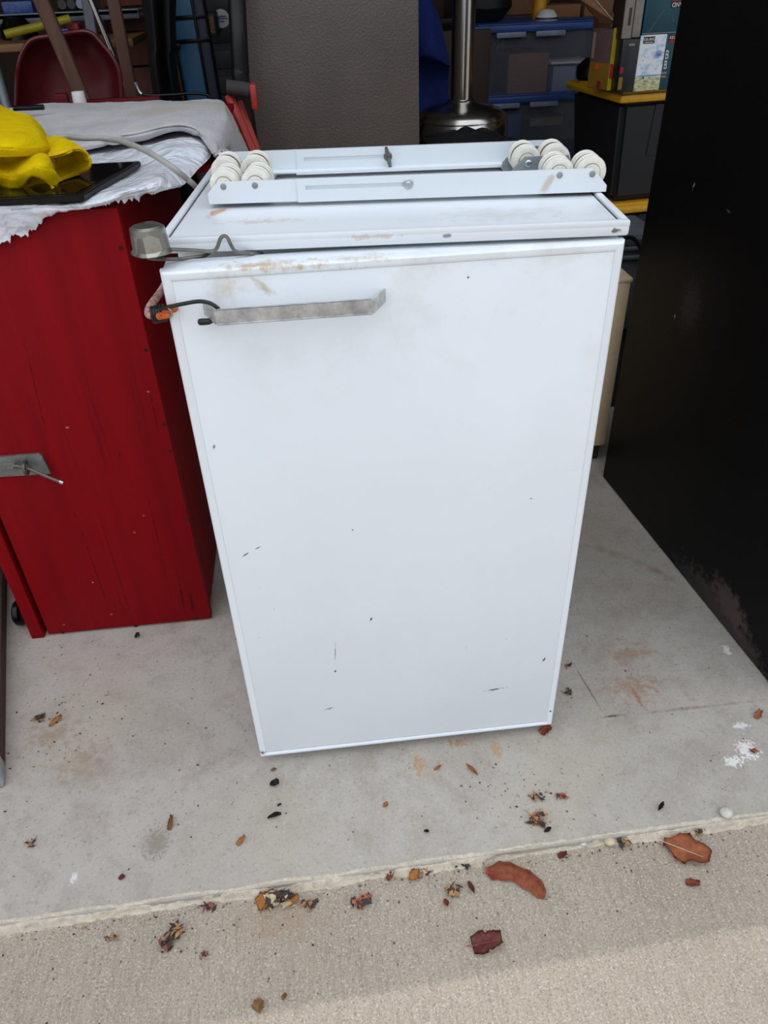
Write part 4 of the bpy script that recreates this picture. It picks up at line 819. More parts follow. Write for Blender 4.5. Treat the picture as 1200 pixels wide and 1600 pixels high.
# things on the clear totes
zt1 = 3 * HT
cap = thing('white_bowl', 'upturned white bowl on the topmost clear tote lid', 'bowl', ((1.2897,3.0800,0.7983)[0], 3.12, zt1)); obj('shell', lathe(bmesh.new(), [(0.047, 0.0), (0.049, 0.004), (0.043, 0.022), (0.03, 0.036), (0.012, 0.042), (0, 0.042)], 24, close=False), 'paper_white', cap); obj('band', lathe(bmesh.new(), [(0.0485, 0.003), (0.0495, 0.006), (0.0475, 0.012), (0.0465, 0.009)], 24, close=False), 'grey_dark', cap)
pb = thing('spray_bottle', 'yellow and orange bottle standing behind the white bowl', 'bottle', ((1.2771,3.2000,0.7973)[0], 3.2, zt1)); obj('bottle_body', lathe(bmesh.new(), [(0.0, 0), (0.030, 0), (0.032, 0.004), (0.031, 0.05), (0.032, 0.14), (0.026, 0.165), (0.012, 0.18), (0, 0.18)], 24, close=False), 'orange_pack', pb); obj('cap', lathe(bmesh.new(), [(0.013, 0.175), (0.014, 0.178), (0.014, 0.21), (0, 0.215)], 20, close=False), 'red_card', pb)
cbx = fbox('cardboard_box', 'brown cardboard box behind the white bowl', 'box', ((1.3244,3.2500,0.7928)[0], 3.25, zt1), (1.4842,3.2500,0.8651), 0.18, 'cardboard', 0.002)
cbx = fbox('cardboard_box', 'brown cardboard box at the right end of the topmost clear tote', 'box', ((1.4998,3.2400,0.7866)[0], 3.24, zt1), (1.6335,3.2400,0.8841), 0.18, 'cardboard', 0.002)
# back shelving with pale posts
sh_ = thing('storage_rack', 'dark storage rack with pale perforated post against the back wall', 'rack', (0.5, 3.75, 0))
for x in (0.02, 0.72, 1.5):
    pst = obj('post', BX((x, 0, 0), (x + 0.04, 0.04, 1.9), 0.002), 'grey_metal', sh_)
    for k in range(12): obj('hole', BX((x + 0.013, -0.0015, 0.62 + k * 0.035), (x + 0.027, 0.001, 0.635 + k * 0.035)), 'ink', pst)
for z in (0.35, 0.78, 1.3, 1.85): obj('shelf', BX((0, 0.0, z), (1.55, 0.5, z + 0.025), 0.003), 'brown_dark', sh_)
fbox('cardboard_box', 'brown box on the dark rack right of the heater pole', 'box', (0.62, 3.8, 0.805), (0.95, 3.8, 1.02), 0.3, 'brown_dark')
fbox('cardboard_box', 'brown box on the dark rack above the clear totes', 'box', (1.2, 3.8, 0.805), (1.5, 3.8, 1.02), 0.3, 'cardboard')
fbox('plywood_sheet', 'dark brown plywood sheet standing between heater pole and clear totes', 'plywood', (0.76, 2.95, 0.0), (1.0049,2.9500,0.8048), 0.03, 'brown_dark')
o = obj('black_bag', lathe(bmesh.new(), [(0.0, 0.0), (0.09, 0.005), (0.13, 0.06), (0.12, 0.14), (0.07, 0.2), (0.03, 0.24), (0.0, 0.25)], 20, close=False), 'black_cloth', loc=(0.875, 3.0, 0.8165))
for v in o.data.vertices: v.co *= 1 + 0.14 * noise.noise(v.co * 14)
o.location = (1.02, 3.2, zt1); o.scale = (1.0, 0.8, 0.9); tag(o, 'black cloth bag on the topmost clear tote beside the heater pole', 'bag')

# ------------------------------------------------------------------ black totes with amber lids
TX, TY, TR = (1.18, 1.85, 7)
def dark_tote(z0, label, H_):
    t_ = thing('storage_tote', label, 'tote', (TX, TY, z0), math.radians(TR), 'black totes with amber lids')
    w_, d_ = 0.66, 0.42
    bm = bmesh.new(); i0, i1 = 0.045, 0.02
    P0 = [(i0, i0, 0.0), (w_ - i0, i0, 0), (w_ - i0, d_ - i0, 0), (i0, d_ - i0, 0)]; P1 = [(i1, i1, H_ - 0.03), (w_ - i1, i1, H_ - 0.03), (w_ - i1, d_ - i1, H_ - 0.03), (i1, d_ - i1, H_ - 0.03)]
    a_ = [bm.verts.new(v) for v in P0]; b_ = [bm.verts.new(v) for v in P1]; bm.faces.new(a_[::-1]); bm.faces.new(b_)
    for k in range(4): bm.faces.new((a_[k], a_[(k + 1) % 4], b_[(k + 1) % 4], b_[k]))
    bmesh.ops.bevel(bm, geom=bm.edges[:], offset=0.018, segments=3, affect='EDGES')
    obj('bin', bm, 'tote_black', t_)
    bm = bmesh.new(); prism(bm, [(0.14, i1 + 0.0055, H_ - 0.045), (0.26, i1 + 0.0055, H_ - 0.045), (0.26, i1 + 0.017, H_ - 0.20), (0.14, i1 + 0.017, H_ - 0.20)], (0, -0.007, 0)); obj('panel', bm, 'tote_black', t_)
    obj('lid', BX((0, 0, H_ - 0.034), (w_, d_, H_ - 0.008), 0.010), 'yellow_lid', t_)
    for x0, x1, y0, y1 in ((0.012, 0.22, 0.012, 0.04), (0.38, 0.6, 0.012, 0.04), (0.012, 0.04, 0.06, 0.36), (0.05, w_ - 0.05, 0.36, 0.40)): obj('lid_ridge', BX((x0, y0, H_ - 0.012), (x1, y1, H_), 0.003), 'yellow_lid', t_)
    return t_
td0 = dark_tote(0.0, 'lower black tote with amber lid, bottom of the two beside the black cabinet', 0.345)
td = dark_tote(0.345, 'upper black tote with amber lid carrying printed cartons', 0.345)
ZL = 0.691
# cartons on the tote
ang9 = math.radians(9)
yb = thing('yellow_box', 'slim yellow and red printed box standing on the upper amber tote lid', 'box', (1.1091,1.9746,0.6920), math.radians(-66))
bw_, bh_, bd_ = 0.092, 0.165, 0.06
obj('carton_body', BX((0, 0, 0), (bw_, bd_, bh_), 0.001), 'mauve_card', yb)
obj('printed_label', BX((0.002, -0.001, 0.002), (bw_ - 0.002, 0.0005, 0.075)), 'ochre_card', yb); obj('printed_label', BX((0.044, -0.0016, 0.004), (0.06, 0.0, 0.024)), 'red_card', yb)
obj('print_block', BX((0.004, -0.0012, 0.085), (0.016, 0.0, 0.155)), 'grey_board', yb); obj('print_block', BX((0.03, -0.0012, 0.055), (0.046, 0.0, 0.07)), 'orange_card', yb)
obj('yellow_edge', BX((bw_ - 0.0005, 0.0, 0.0), (bw_ + 0.001, bd_, bh_ + 0.004)), 'yellow_card', yb)
bm = bmesh.new(); prism(bm, [(bw_ + 0.001, 0.0, 0.035), (bw_ + 0.001, bd_, 0.012), (bw_ + 0.001, bd_, 0.055), (bw_ + 0.001, 0.0, 0.075)], (0.0006, 0, 0)); obj('orange_band', bm, 'orange_card', yb)
o = obj('round_badge', lathe(bmesh.new(), [(0, 0.0), (0.009, 0.0), (0.009, 0.0008), (0, 0.0008)], 20, Matrix.Translation((bw_ + 0.001, bd_ * 0.85, 0.115)) @ Matrix.Rotation(PI / 2, 4, 'Y'), close=False), 'red_card', yb)
obj('badge_plate', BX((bw_ + 0.001, bd_ * 0.6, 0.092), (bw_ + 0.0018, bd_ * 0.98, 0.101)), 'grey_board', yb)
fl_ = thing('cardboard_flap', 'bent brown cardboard tray leaning above the yellow box', 'cardboard', (1.1800,2.3500,0.8949))
bm = bmesh.new(); q0 = Vector(fl_.location)
pts = [Vector(p) - q0 for p in ((1.1842,2.3500,0.9173), (1.2251,2.3500,0.9233), (1.2916,2.3000,0.8531), (1.3024,2.3000,0.8432), (1.2601,2.3400,0.8466), (1.2247,2.3600,0.8815))]
prism(bm, pts, (0, 0.006, 0)); obj('flap', bm, 'cardboard', fl_, smooth=False)
obj('tape', tube(bmesh.new(), [pts[1] + Vector((0, -0.003, 0.001)), pts[2] + Vector((0, -0.003, 0.001))], 0.0022, 6), 'pale_tape' if 'pale_tape' in M else 'leaf_pale', fl_)
fbox('cardboard_box', 'brown cardboard box holding up the bent cardboard tray', 'box', ((1.2715,2.3800,0.6321)[0] + 0.06, 2.42, 0.0), ((1.2715,2.3800,0.6321)[0] + 0.30, 2.42, ZL + 0.17), 0.2, 'cardboard', 0.003)
# coffee cartons
c1 = thing('coffee_carton', 'carton with watercolour beach print and teal side on the upper amber tote lid', 'box', (1.2133,1.8394,0.6920), math.radians(5))
p = Vector(c1.location); cw, chh = 0.086, 0.150
obj('carton_body', BX((0, 0, 0), (cw + 0.10, 0.12, chh), 0.0015), 'teal', c1)
o = obj('beach_print', BX((-0.059, -0.0011, -0.1025), (0.059, 0.0, 0.1025)), 'beach', c1, loc=(cw / 2, -0.0001, chh / 2), smooth=False); o.scale = (cw / 0.118, 1, chh / 0.205); o['label'] = 'blue and sand watercolour front print'
obj('name_plate', BX((0.010, -0.0020, chh - 0.022), (0.047, -0.0010, chh - 0.004)), 'ink', c1, smooth=False)
lettering('KEURIG', 0.0105, 'paper_white', c1, (0.0285, -0.0024, chh - 0.0115), (PI / 2, 0, 0)); obj('text_rule', BX((0.014, -0.0024, chh - 0.0195), (0.043, -0.0019, chh - 0.0180)), 'paper_white', c1)
obj('name_plate', BX((cw + 0.008, -0.0012, chh - 0.024), (cw + 0.04, -0.0004, chh - 0.003)), 'ink', c1, smooth=False); obj('red_rule', BX((cw + 0.008, -0.0016, chh - 0.024), (cw + 0.04, -0.0010, chh - 0.016)), 'red_card', c1)
lettering('KEURIG', 0.011, 'paper_white', c1, (cw + 0.009, -0.0022, chh - 0.010), (PI / 2, 0, 0), align='LEFT')
for z in (0.094, 0.067): lettering('B', 0.034, 'paper_white', c1, (cw + 0.004, -0.0016, z), (PI / 2, 0, 0), align='LEFT', sx=0.6)
for z in (0.046, 0.036): obj('text_rule', BX((cw + 0.002, -0.0012, z - 0.003), (cw + 0.018, -0.0004, z + 0.003)), 'grey_board', c1)
c2 = thing('coffee_carton', 'dark printed carton on the amber tote lid left of the beach print carton', 'box', (p.x - 0.056, p.y - 0.006, 0.692), math.radians(-3))
obj('carton_body', BX((0, 0, 0), (0.053, 0.11, 0.142), 0.0015), 'dark_card', c2); obj('printed_label', BX((0.02, -0.001, 0.125), (0.037, 0.0005, 0.131)), 'grey_board', c2)
obj('printed_label', BX((0.002, -0.001, 0.008), (0.014, 0.0005, 0.042)), 'ochre_card', c2)
obj('printed_label', BX((0.002, -0.001, 0.052), (0.012, 0.0005, 0.07)), 'red_card', c2)
c3 = thing('coffee_carton', 'upside down teal carton stacked on the beach print carton', 'box', (p.x + 0.004, p.y + 0.004, 0.692 + chh), math.radians(6))
obj('carton_body', BX((0, 0, 0), (0.18, 0.12, 0.15), 0.0015), 'teal', c3)
obj('crease', BX((0.0, -0.0008, 0.002), (0.18, 0.0004, 0.0045)), 'grey_board', c3)
obj('name_plate', BX((0.082, -0.0010, 0.066), (0.15, 0.0, 0.092), 0), 'ink', c3, smooth=False); obj('red_rule', BX((0.084, -0.0014, 0.083), (0.15, -0.0006, 0.089)), 'red_card', c3)
lettering('CAND', 0.0165, 'paper_white', c3, (0.108, -0.0018, 0.0745), (PI / 2, PI, 0))
for a_, b_ in (((0.022, 0.006), (0.040, 0.034)), ((0.043, 0.040), (0.062, 0.062)), ((0.10, 0.030), (0.092, 0.046))):
    obj('scratch', tube(bmesh.new(), [Vector((a_[0], -0.0004, a_[1])), Vector((b_[0], -0.0004, b_[1]))], 0.0005, 5), 'grey_board', c3)
c4 = thing('cardboard_sleeve', 'grey cardboard carton with two panels on top of the dark printed carton', 'box', (p.x - 0.060, p.y + 0.002, 0.692 + 0.1425), math.radians(-2))
obj('carton_body', BX((0, 0.004, 0), (0.058, 0.10, 0.15), 0.0015), 'brown_dark', c4)
obj('panel', BX((0.0, -0.001, 0.001), (0.029, 0.005, 0.15), 0.001), 'grey_board', c4); obj('panel', BX((0.032, 0.0, 0.004), (0.057, 0.005, 0.15), 0.001), 'grey_board', c4)
obj('tape_stain', BX((0.014, -0.0018, 0.035), (0.022, -0.0008, 0.08)), 'brown_dark', c4)
dm = obj('dark_tool', lathe(bmesh.new(), [(0.0, 0.0), (0.045, 0.0), (0.05, 0.01), (0.045, 0.04), (0.02, 0.06), (0, 0.062)], 16, close=False), 'black_plastic', loc=(1.19, 2.19, ZL)); tag(dm, 'black rubber tool lump on the amber lid left of the yellow box', 'tool')
dm.rotation_euler = (0.0, 0, 0.3)
for v in dm.data.vertices: v.co *= 1 + 0.2 * noise.noise(v.co * 40)

# ------------------------------------------------------------------ left background
# red tub on its side
p0, p1 = Vector((-0.5707,1.5500,0.7827)), Vector((-0.2666,1.5500,0.9293))
tb = thing('red_tub', 'large oxblood red rounded metal tub standing behind the towel', 'tub', (p0.x, 1.55, 0.0))
outl = [Vector(q) for q in ((-0.6504,1.5500,0.5142), (-0.5908,1.5500,0.7231), (-0.5573,1.5500,0.8261), (-0.5432,1.5500,0.8613), (-0.5200,1.5500,0.8954), (-0.4908,1.5500,0.9190), (-0.4449,1.5500,0.9254), (-0.3963,1.5500,0.9303), (-0.3490,1.5500,0.9298), (-0.3237,1.5500,0.9040), (-0.2987,1.5500,0.8607), (-0.2966,1.5500,0.8144), (-0.3176,1.5500,0.7095), (-0.3669,1.5500,0.4972), (-0.5142,1.5500,0.4956), (-0.6504,1.5500,0.5142))]
outl = cr(outl, 4); q0 = Vector((p0.x, 1.55, 0))
cen = sum(outl, Vector()) / len(outl)
bm = bmesh.new(); rr_ = []
for d, sc_ in ((0.0, 1.0), (-0.012, 1.012), (-0.012, 0.985), (0.004, 0.95), (0.03, 0.80), (0.045, 0.55), (0.05, 0.25)):
    rr_.append([bm.verts.new(cen + (q - cen) * sc_ + Vector((0, d, 0)) - q0) for q in outl])
for A, B_ in zip(rr_, rr_[1:]):
    for k in range(len(A) - 1): bm.faces.new((A[k], A[k + 1], B_[k + 1], B_[k]))
bm.faces.new(rr_[-1])
o = obj('shell', bm, 'tub_red', tb, angle=50); mo = o.modifiers.new('wall', 'SOLIDIFY'); mo.thickness = 0.003
obj('rim', tube(bmesh.new(), [q - q0 + Vector((0, -0.01, 0)) for q in outl], 0.006, 8), 'tub_red', tb)
obj('stand', BX((0.08, 0.015, 0.0), (0.22, 0.05, 0.60), 0.004), 'tub_red', tb)
def pole(nm_, lab, cat, pts, rad, m, square=None, seg=12):
    P = [Vector(q) for q in pts]; base = P[-1].copy()
    bm = bmesh.new()
    if square:
        d = (P[-1] - P[0]); n = d.cross(Vector((0, 1, 0))).normalized(); a_ = [P[0] - n * square, P[0] + n * square, P[-1] + n * square, P[-1] - n * square]
        prism(bm, [q - base for q in a_], (0, square * 1.2, 0)); bmesh.ops.bevel(bm, geom=bm.edges[:], offset=0.003, segments=1, affect='EDGES')
    else: tube(bm, [q - base for q in P], rad, seg)
    return tag(obj(nm_, bm, m, loc=base), lab, cat)
def down(a_, b_, z=0.0):
    a_, b_ = Vector(a_), Vector(b_); d = b_ - a_; return [tuple(a_ - d * 0.6), tuple(a_ + d * ((z - a_.z) / d.z))]
pole('wooden_pole', 'brown wooden pole leaning in front of the red tub', 'pole', down((-0.4226,1.4400,1.0026), (-0.3815,1.4400,0.8021)), 0, 'oak', square=0.017)
pole('wooden_pole', 'brown wooden pole leaning right of the red tub', 'pole', down((-0.3188,1.7800,0.9888), (-0.3194,1.7800,0.7577)), 0, 'oak', square=0.017)
pole('metal_pole', 'shiny grey metal tube leaning between the wooden poles', 'pole', down((-0.4260,2.0200,0.9855), (-0.3897,2.0200,0.8229)), 0.009, 'steel')
pole('wooden_board', 'pale grey upright board behind the metal tube', 'board', down((-0.4558,2.1000,0.9842), (-0.4614,2.1000,0.9101)), 0, 'grey_metal', square=0.016)
btl = thing('bottle', 'brown bottle with white cap standing behind the towel', 'bottle', ((-0.3443,1.2650,0.8087)[0], 1.265, 0.786))
zc = (-0.3399,1.2650,0.8307)[2] - 0.786
obj('bottle_body', lathe(bmesh.new(), [(0, 0), (0.018, 0), (0.019, 0.004), (0.019, zc - 0.045), (0.014, zc - 0.03), (0.013, zc - 0.02), (0, zc - 0.02)], 20, close=False), 'leaf_dark', btl); obj('cap', lathe(bmesh.new(), [(0.0145, zc - 0.025), (0.015, zc - 0.02), (0.0138, zc), (0, zc + 0.001)], 20, close=False), 'paper_white', btl)
rk = thing('red_grip', 'red plastic grip sticking up behind the towel', 'grip', ((-0.3856,1.2700,0.8100)[0] + 0.004, 1.255, 0.786)); zc2 = (-0.3831,1.2700,0.8295)[2] - 0.786; obj('grip_body', BX((-0.016, 0, 0), (0.014, 0.02, zc2), 0.005), 'red_plain', rk)
# workshop shelf with its clutter
zs = (-0.7027,2.1500,0.8773)[2]
ws = thing('workshop_shelf', 'wooden workshop shelf with clutter at the upper left', 'shelf', (-1.6, 2.15, 0))
obj('board', BX((0, 0, zs - 0.022), (1.25, 0.4, zs), 0.002), 'shelf_wood', ws)
zr = (-0.6338,2.3500,0.9407)[2]
obj('metal_strip', BX((0.2, 0.22, zr - 0.02), (1.25, 0.24, zr + 0.008), 0.002), 'grey_metal', ws)
for x in (0.0, 0.30): obj('post', BX((x, 0.36, 0), (x + 0.04, 0.40, 1.6), 0.002), 'brown_dark', ws)
obj('upper_board', BX((0, 0.22, zr - 0.006), (1.25, 0.4, zr + 0.004)), 'grey_metal', ws)
o = pole('yellow_tube', 'yellow plastic tube lying across the workshop shelf', 'tube', [(-0.5438,2.2200,0.9343), (-0.7472,2.1800,0.9013)], 0.0125, 'yellow_tube'); 
fbox('blue_package', 'blue plastic package on the upper shelf strip', 'package', ((-0.8007,2.4000,0.9520)[0], 2.4, zr + 0.005), (-0.7011,2.4000,0.9824), 0.1, 'blue_pack', 0.004)
rl = thing('parts_case', 'black parts case with pale ring on the upper shelf strip', 'case', ((-0.6213,2.4000,0.9525)[0], 2.4, zr + 0.005)); q1 = (-0.5269,2.4000,0.9885); obj('case_body', BX((0, 0, 0), (q1[0] - rl.location.x, 0.1, 0.07), 0.004), 'black_plastic', rl)
for k, m_ in ((0.02, 'grey_dark'), (0.05, 'grey_dark'), (0.08, 'latch')): obj('ring', lathe(bmesh.new(), [(0.007, -0.003), (0.014, -0.003), (0.014, 0.003), (0.007, 0.003)], 20, Matrix.Translation((k, -0.002, 0.022)) @ Matrix.Rotation(PI / 2, 4, 'X')), m_, rl)
fbox('red_package', 'small red package on the workshop shelf behind the wooden pole', 'package', ((-0.5710,2.2500,0.9041)[0], 2.25, zs), (-0.5318,2.2500,0.9202), 0.06, 'red_card', 0.003)
fbox('blue_package', 'small pale blue packet on the workshop shelf above the red tub', 'package', ((-0.5858,2.2200,0.8994)[0], 2.2, zs), (-0.5548,2.2200,0.9087), 0.03, 'blue_lid', 0.003)
o = obj('tool_heap', lathe(bmesh.new(), [(0, 0), (0.06, 0), (0.055, 0.03), (0.03, 0.055), (0, 0.06)], 18, close=False), 'black_plastic', loc=((-0.7555,2.3000,0.9192)[0], 2.36, zs))
for v in o.data.vertices: v.co *= 1 + 0.35 * noise.noise(v.co * 45)
tag(o, 'heap of small black tools at the left end of the shelf', 'tools', kind='stuff')
fbox('white_box', 'small white and pink box in front of the orange brown dresser', 'box', (-0.4514,2.5000,0.9158), (-0.4083,2.5000,0.9388), 0.04, 'paper_white', 0.002)
bpy.data.objects['white_box'].location.y = 2.55
# dresser
dz1, dx0, dx1 = 1.25, (-0.5159,2.6000,0.8542)[0], (-0.1678,2.6000,0.8402)[0]
dr = thing('dresser', 'orange brown wooden dresser at the back behind the black sheeting', 'dresser', (dx0, 2.6, 0))
obj('body', BX((0, 0, 0), (dx1 - dx0, 0.4, dz1), 0.004), 'brown_dark', dr)
for k, z in enumerate((0.1, 0.33, 0.56, 0.755, 0.95)):
    d_ = obj('drawer', BX((0.015, -0.018, z), (0.30, 0.0, z + (0.21 if z < 0.7 else 0.17)), 0.004), 'orange_wood', dr); obj('knob', lathe(bmesh.new(), [(0.006, 0), (0.006, 0.012), (0.013, 0.016), (0.012, 0.024), (0, 0.026)], 16, Matrix.Translation((0.157, -0.018, z + 0.1)) @ Matrix.Rotation(PI / 2, 4, 'X'), close=False), 'brown_dark', d_)
for z in (0.62, 0.70, 0.78, 0.86, 0.94, 1.02): obj('slat', BX((0.32, -0.016, z), (dx1 - dx0 - 0.01, 0.0, z + 0.066), 0.003), 'orange_wood', dr)
# black sheeting
g = surf_pts([[(-0.2454,1.8500,1.0426), (-0.2073,1.8000,1.0417), (-0.1852,1.8400,1.0407), (-0.1561,1.8000,1.0400), (-0.1458,1.8600,1.0392)], [(-0.2511,1.8500,0.9842), (-0.2130,1.7800,0.9849), (-0.2018,1.8500,0.9824), (-0.1684,1.7800,0.9833), (-0.1606,1.8600,0.9806)],
              [(-0.2599,1.8500,0.8772), (-0.2243,1.7800,0.8807), (-0.2164,1.8500,0.8754), (-0.1854,1.7800,0.8792), (-0.1795,1.8600,0.8732)], [(-0.2689,1.8500,0.7468), (-0.2395,1.7800,0.7540), (-0.2277,1.8500,0.7449), (-0.2021,1.8000,0.7498), (-0.1876,1.8600,0.7418)],
              [(-0.30, 1.85, 0.0), (-0.27, 1.80, 0.0), (-0.24, 1.85, 0.0), (-0.21, 1.80, 0.0), (-0.17, 1.86, 0.0)]], 8, 8)
o = obj('black_sheeting', sheet(g, 0.004, 0.006, 9, 2.0, wdir=Vector((0, -1, 0)), stretch=(1, 1, 0.25)), 'black_cloth'); tag(o, 'tall folded black sheeting hanging before the orange brown dresser', 'sheeting')
# blue tool case
a_, b_ = Vector((-0.1695,1.9500,0.7211)), Vector((-0.1473,1.9500,0.9775)); a2 = Vector((-0.1104,1.9500,0.7184))
bc = thing('blue_case', 'tall steel blue case with black straps leaning behind the towel', 'case', (a_.x, 1.95, 0.0)); wb = (a2.x - a_.x) * 1.2
obj('case_body', BX((0, 0, 0), (wb, 0.10, 1.15), 0.006), 'blue_case', bc); obj('case_side', BX((wb - 0.002, 0.0, 0), (wb + 0.032, 0.10, 1.15), 0.004), 'navy', bc)
for z in ((-0.1310,1.9500,0.9344)[2], (-0.1417,1.9500,0.8751)[2]): obj('strap', BX((-0.006, -0.004, z - 0.006), (wb + 0.034, 0.0, z + 0.005), 0.001), 'black_plastic', bc)
for x in (-0.004, wb * 0.94): obj('rail', BX((x, -0.005, 0.55), (x + 0.008, 0.0, 1.15), 0.002), 'black_plastic', bc)
z = (-0.1429,1.9500,0.8686)[2]; obj('buckle', BX((-0.02, -0.016, z - 0.012), (0.015, 0.0, z + 0.004), 0.003), 'black_plastic', bc)
bc.rotation_euler = (0.0, math.radians(-1.5), 0)
# grey cabinet with a round sticker
pz = (-0.1156,2.2000,0.6969); gc = thing('grey_locker', 'dark grey plastic cabinet with round white sticker behind the blue case', 'cabinet', (pz[0] - 0.02, 2.2, 0)); 
obj('body', BX((0, 0, 0), (0.22, 0.3, 1.3), 0.01), 'grey_dark', gc)
for z in [0.55 + 0.075 * k for k in range(7)]: obj('rib', BX((0.012, -0.006, z), (0.2, 0.0, z + 0.055), 0.004), 'grey_dark', gc)
ps = Vector((-0.0627,2.1900,0.9174)); o = obj('sticker', lathe(bmesh.new(), [(0, 0.0), (0.026, 0.0), (0.026, 0.001), (0, 0.001)], 28, Matrix.Translation((ps.x - gc.location.x, -0.0085, ps.z)) @ Matrix.Rotation(PI / 2, 4, 'X'), close=False), 'paper_white', gc); o['label'] = 'round white sticker with blue print'
for dz_, w_ in ((0.006, 0.016), (0.0, 0.020), (-0.008, 0.008)): obj('sticker_print', BX((-w_, -0.0015, dz_ - 0.0015), (w_, 0.0, dz_ + 0.0015)), 'blue_lid', gc, loc=(ps.x - gc.location.x, -0.0092, ps.z))
pm = thing('grey_meter', 'grey framed meter box fixed beside the blue case', 'box', (-0.1153,2.0500,0.8774)); q2 = (-0.0716,2.0500,0.9392)
obj('frame', BX((0, 0, 0), (q2[0] - pm.location.x, 0.13, q2[2] - pm.location.z), 0.004), 'grey_dark', pm); obj('window', BX((0.006, -0.002, 0.008), (q2[0] - pm.location.x - 0.006, 0.002, q2[2] - pm.location.z - 0.008), 0.001), 'leaf_tan', pm)
# black hose
hz = cr([(0.0408,1.4500,1.0603), (0.0329,1.4500,0.9858), (0.0267,1.4400,0.9082), (0.0216,1.4400,0.8402), (0.0200,1.4400,0.7836), (0.03, 1.45, 0.3), (0.03, 1.45, 0.02)], 8); q0 = hz[-1].copy()
o = obj('black_hose', tube(bmesh.new(), [q - q0 for q in hz], 0.022, 14), 'black_rubber', loc=q0); tag(o, 'thick black hose hanging beside the taupe freezer', 'hose')
# hand truck
gp0, gp1 = Vector((-0.0111,1.3400,0.8164)), Vector((0.0430,1.3400,0.8071))
ht = thing('hand_truck', 'red steel hand truck with charcoal grip between towel and taupe freezer', 'hand truck', (gp0.x, 1.34, 0)); q0 = Vector((gp0.x, 1.34, 0))
obj('grip', tube(bmesh.new(), [gp0 - q0, gp1 - q0], 0.0165, 14), 'grip', ht)
e0, e1 = Vector((0.0509,1.3300,0.8174)), Vector((0.0485,1.3300,0.7652)); obj('grip_end', BX((e0.x - q0.x - 0.007, -0.02, e1.z), (e0.x - q0.x + 0.009, 0.012, e0.z + 0.004), 0.005), 'handtruck', ht)
for a_, b_ in (((-0.0094,1.3600,0.7947), (0.0378,1.3000,0.6658)), ((0.0090,1.3800,0.7773), (0.0480,1.3300,0.6521))):
    P = [Vector(q) - q0 for q in down(a_, b_, 0.02)]; P[0] = Vector(a_) - q0; obj('side_tube', tube(bmesh.new(), P, 0.012, 10), 'handtruck', ht)
obj('toe_plate', BX((-0.06, -0.18, 0.0), (0.2, 0.02, 0.008), 0.002), 'handtruck', ht)
# black wire handle behind the towel
wp = cr([(-0.2335,1.4000,0.8307), (-0.2328,1.4000,0.8196), (-0.2266,1.4000,0.8055), (-0.2044,1.4000,0.8002), (-0.1526,1.4200,0.7968), (-0.1049,1.4200,0.7975), (-0.0706,1.4200,0.7930), (-0.0598,1.4200,0.7811)], 6); q0 = wp[0].copy()
o = thing('wire_stand', 'thin black wire handle with bright hook behind the towel', 'wire', (q0.x, q0.y, 0)); q0.z = 0
obj('wire', tube(bmesh.new(), [q - q0 for q in wp] + [Vector((wp[-1].x - q0.x, 0.02, 0))], 0.0035, 8), 'black_plastic', o); obj('hook', tube(bmesh.new(), [q - q0 for q in wp[:14]], 0.0045, 8), 'zinc', o)
# metal leg at the far left edge
pole('metal_rod', 'pale metal rod with white cap at the left edge above the yellow cloth', 'rod', down((-0.5863,1.5000,0.8497), (-0.5741,1.4600,0.7830)), 0.012, 'grey_metal')

# ------------------------------------------------------------------ plank at the left edge
pk = thing('wooden_plank', 'paint spattered wooden plank with dark edge at the left border of the floor', 'plank', (-0.412, 0.022, 0))
dirp = Vector((-0.5580,0.5548,0.0000)) - Vector((-0.4110,0.0310,0.0000)); pk.rotation_euler = (0, 0, math.atan2(-dirp.x, dirp.y))
obj('board', BX((-0.09, 0.0, 0.006), (-0.005, 0.85, 0.032), 0.003), 'shelf_wood', pk); obj('edge_strip', BX((-0.006, -0.004, 0.0), (0.0, 0.85, 0.030), 0.002), 'leaf_dark', pk)
bm = BX((-0.092, -0.008, 0.0), (0.001, 0.035, 0.034), 0.004)
bmesh.ops.subdivide_edges(bm, edges=bm.edges[:], cuts=3, use_grid_fill=True)
for v in bm.verts: v.co += Vector((1, 1, 1)) * 0.002 * noise.noise(v.co * 120)
obj('foil_end', bm, 'bracket', pk)

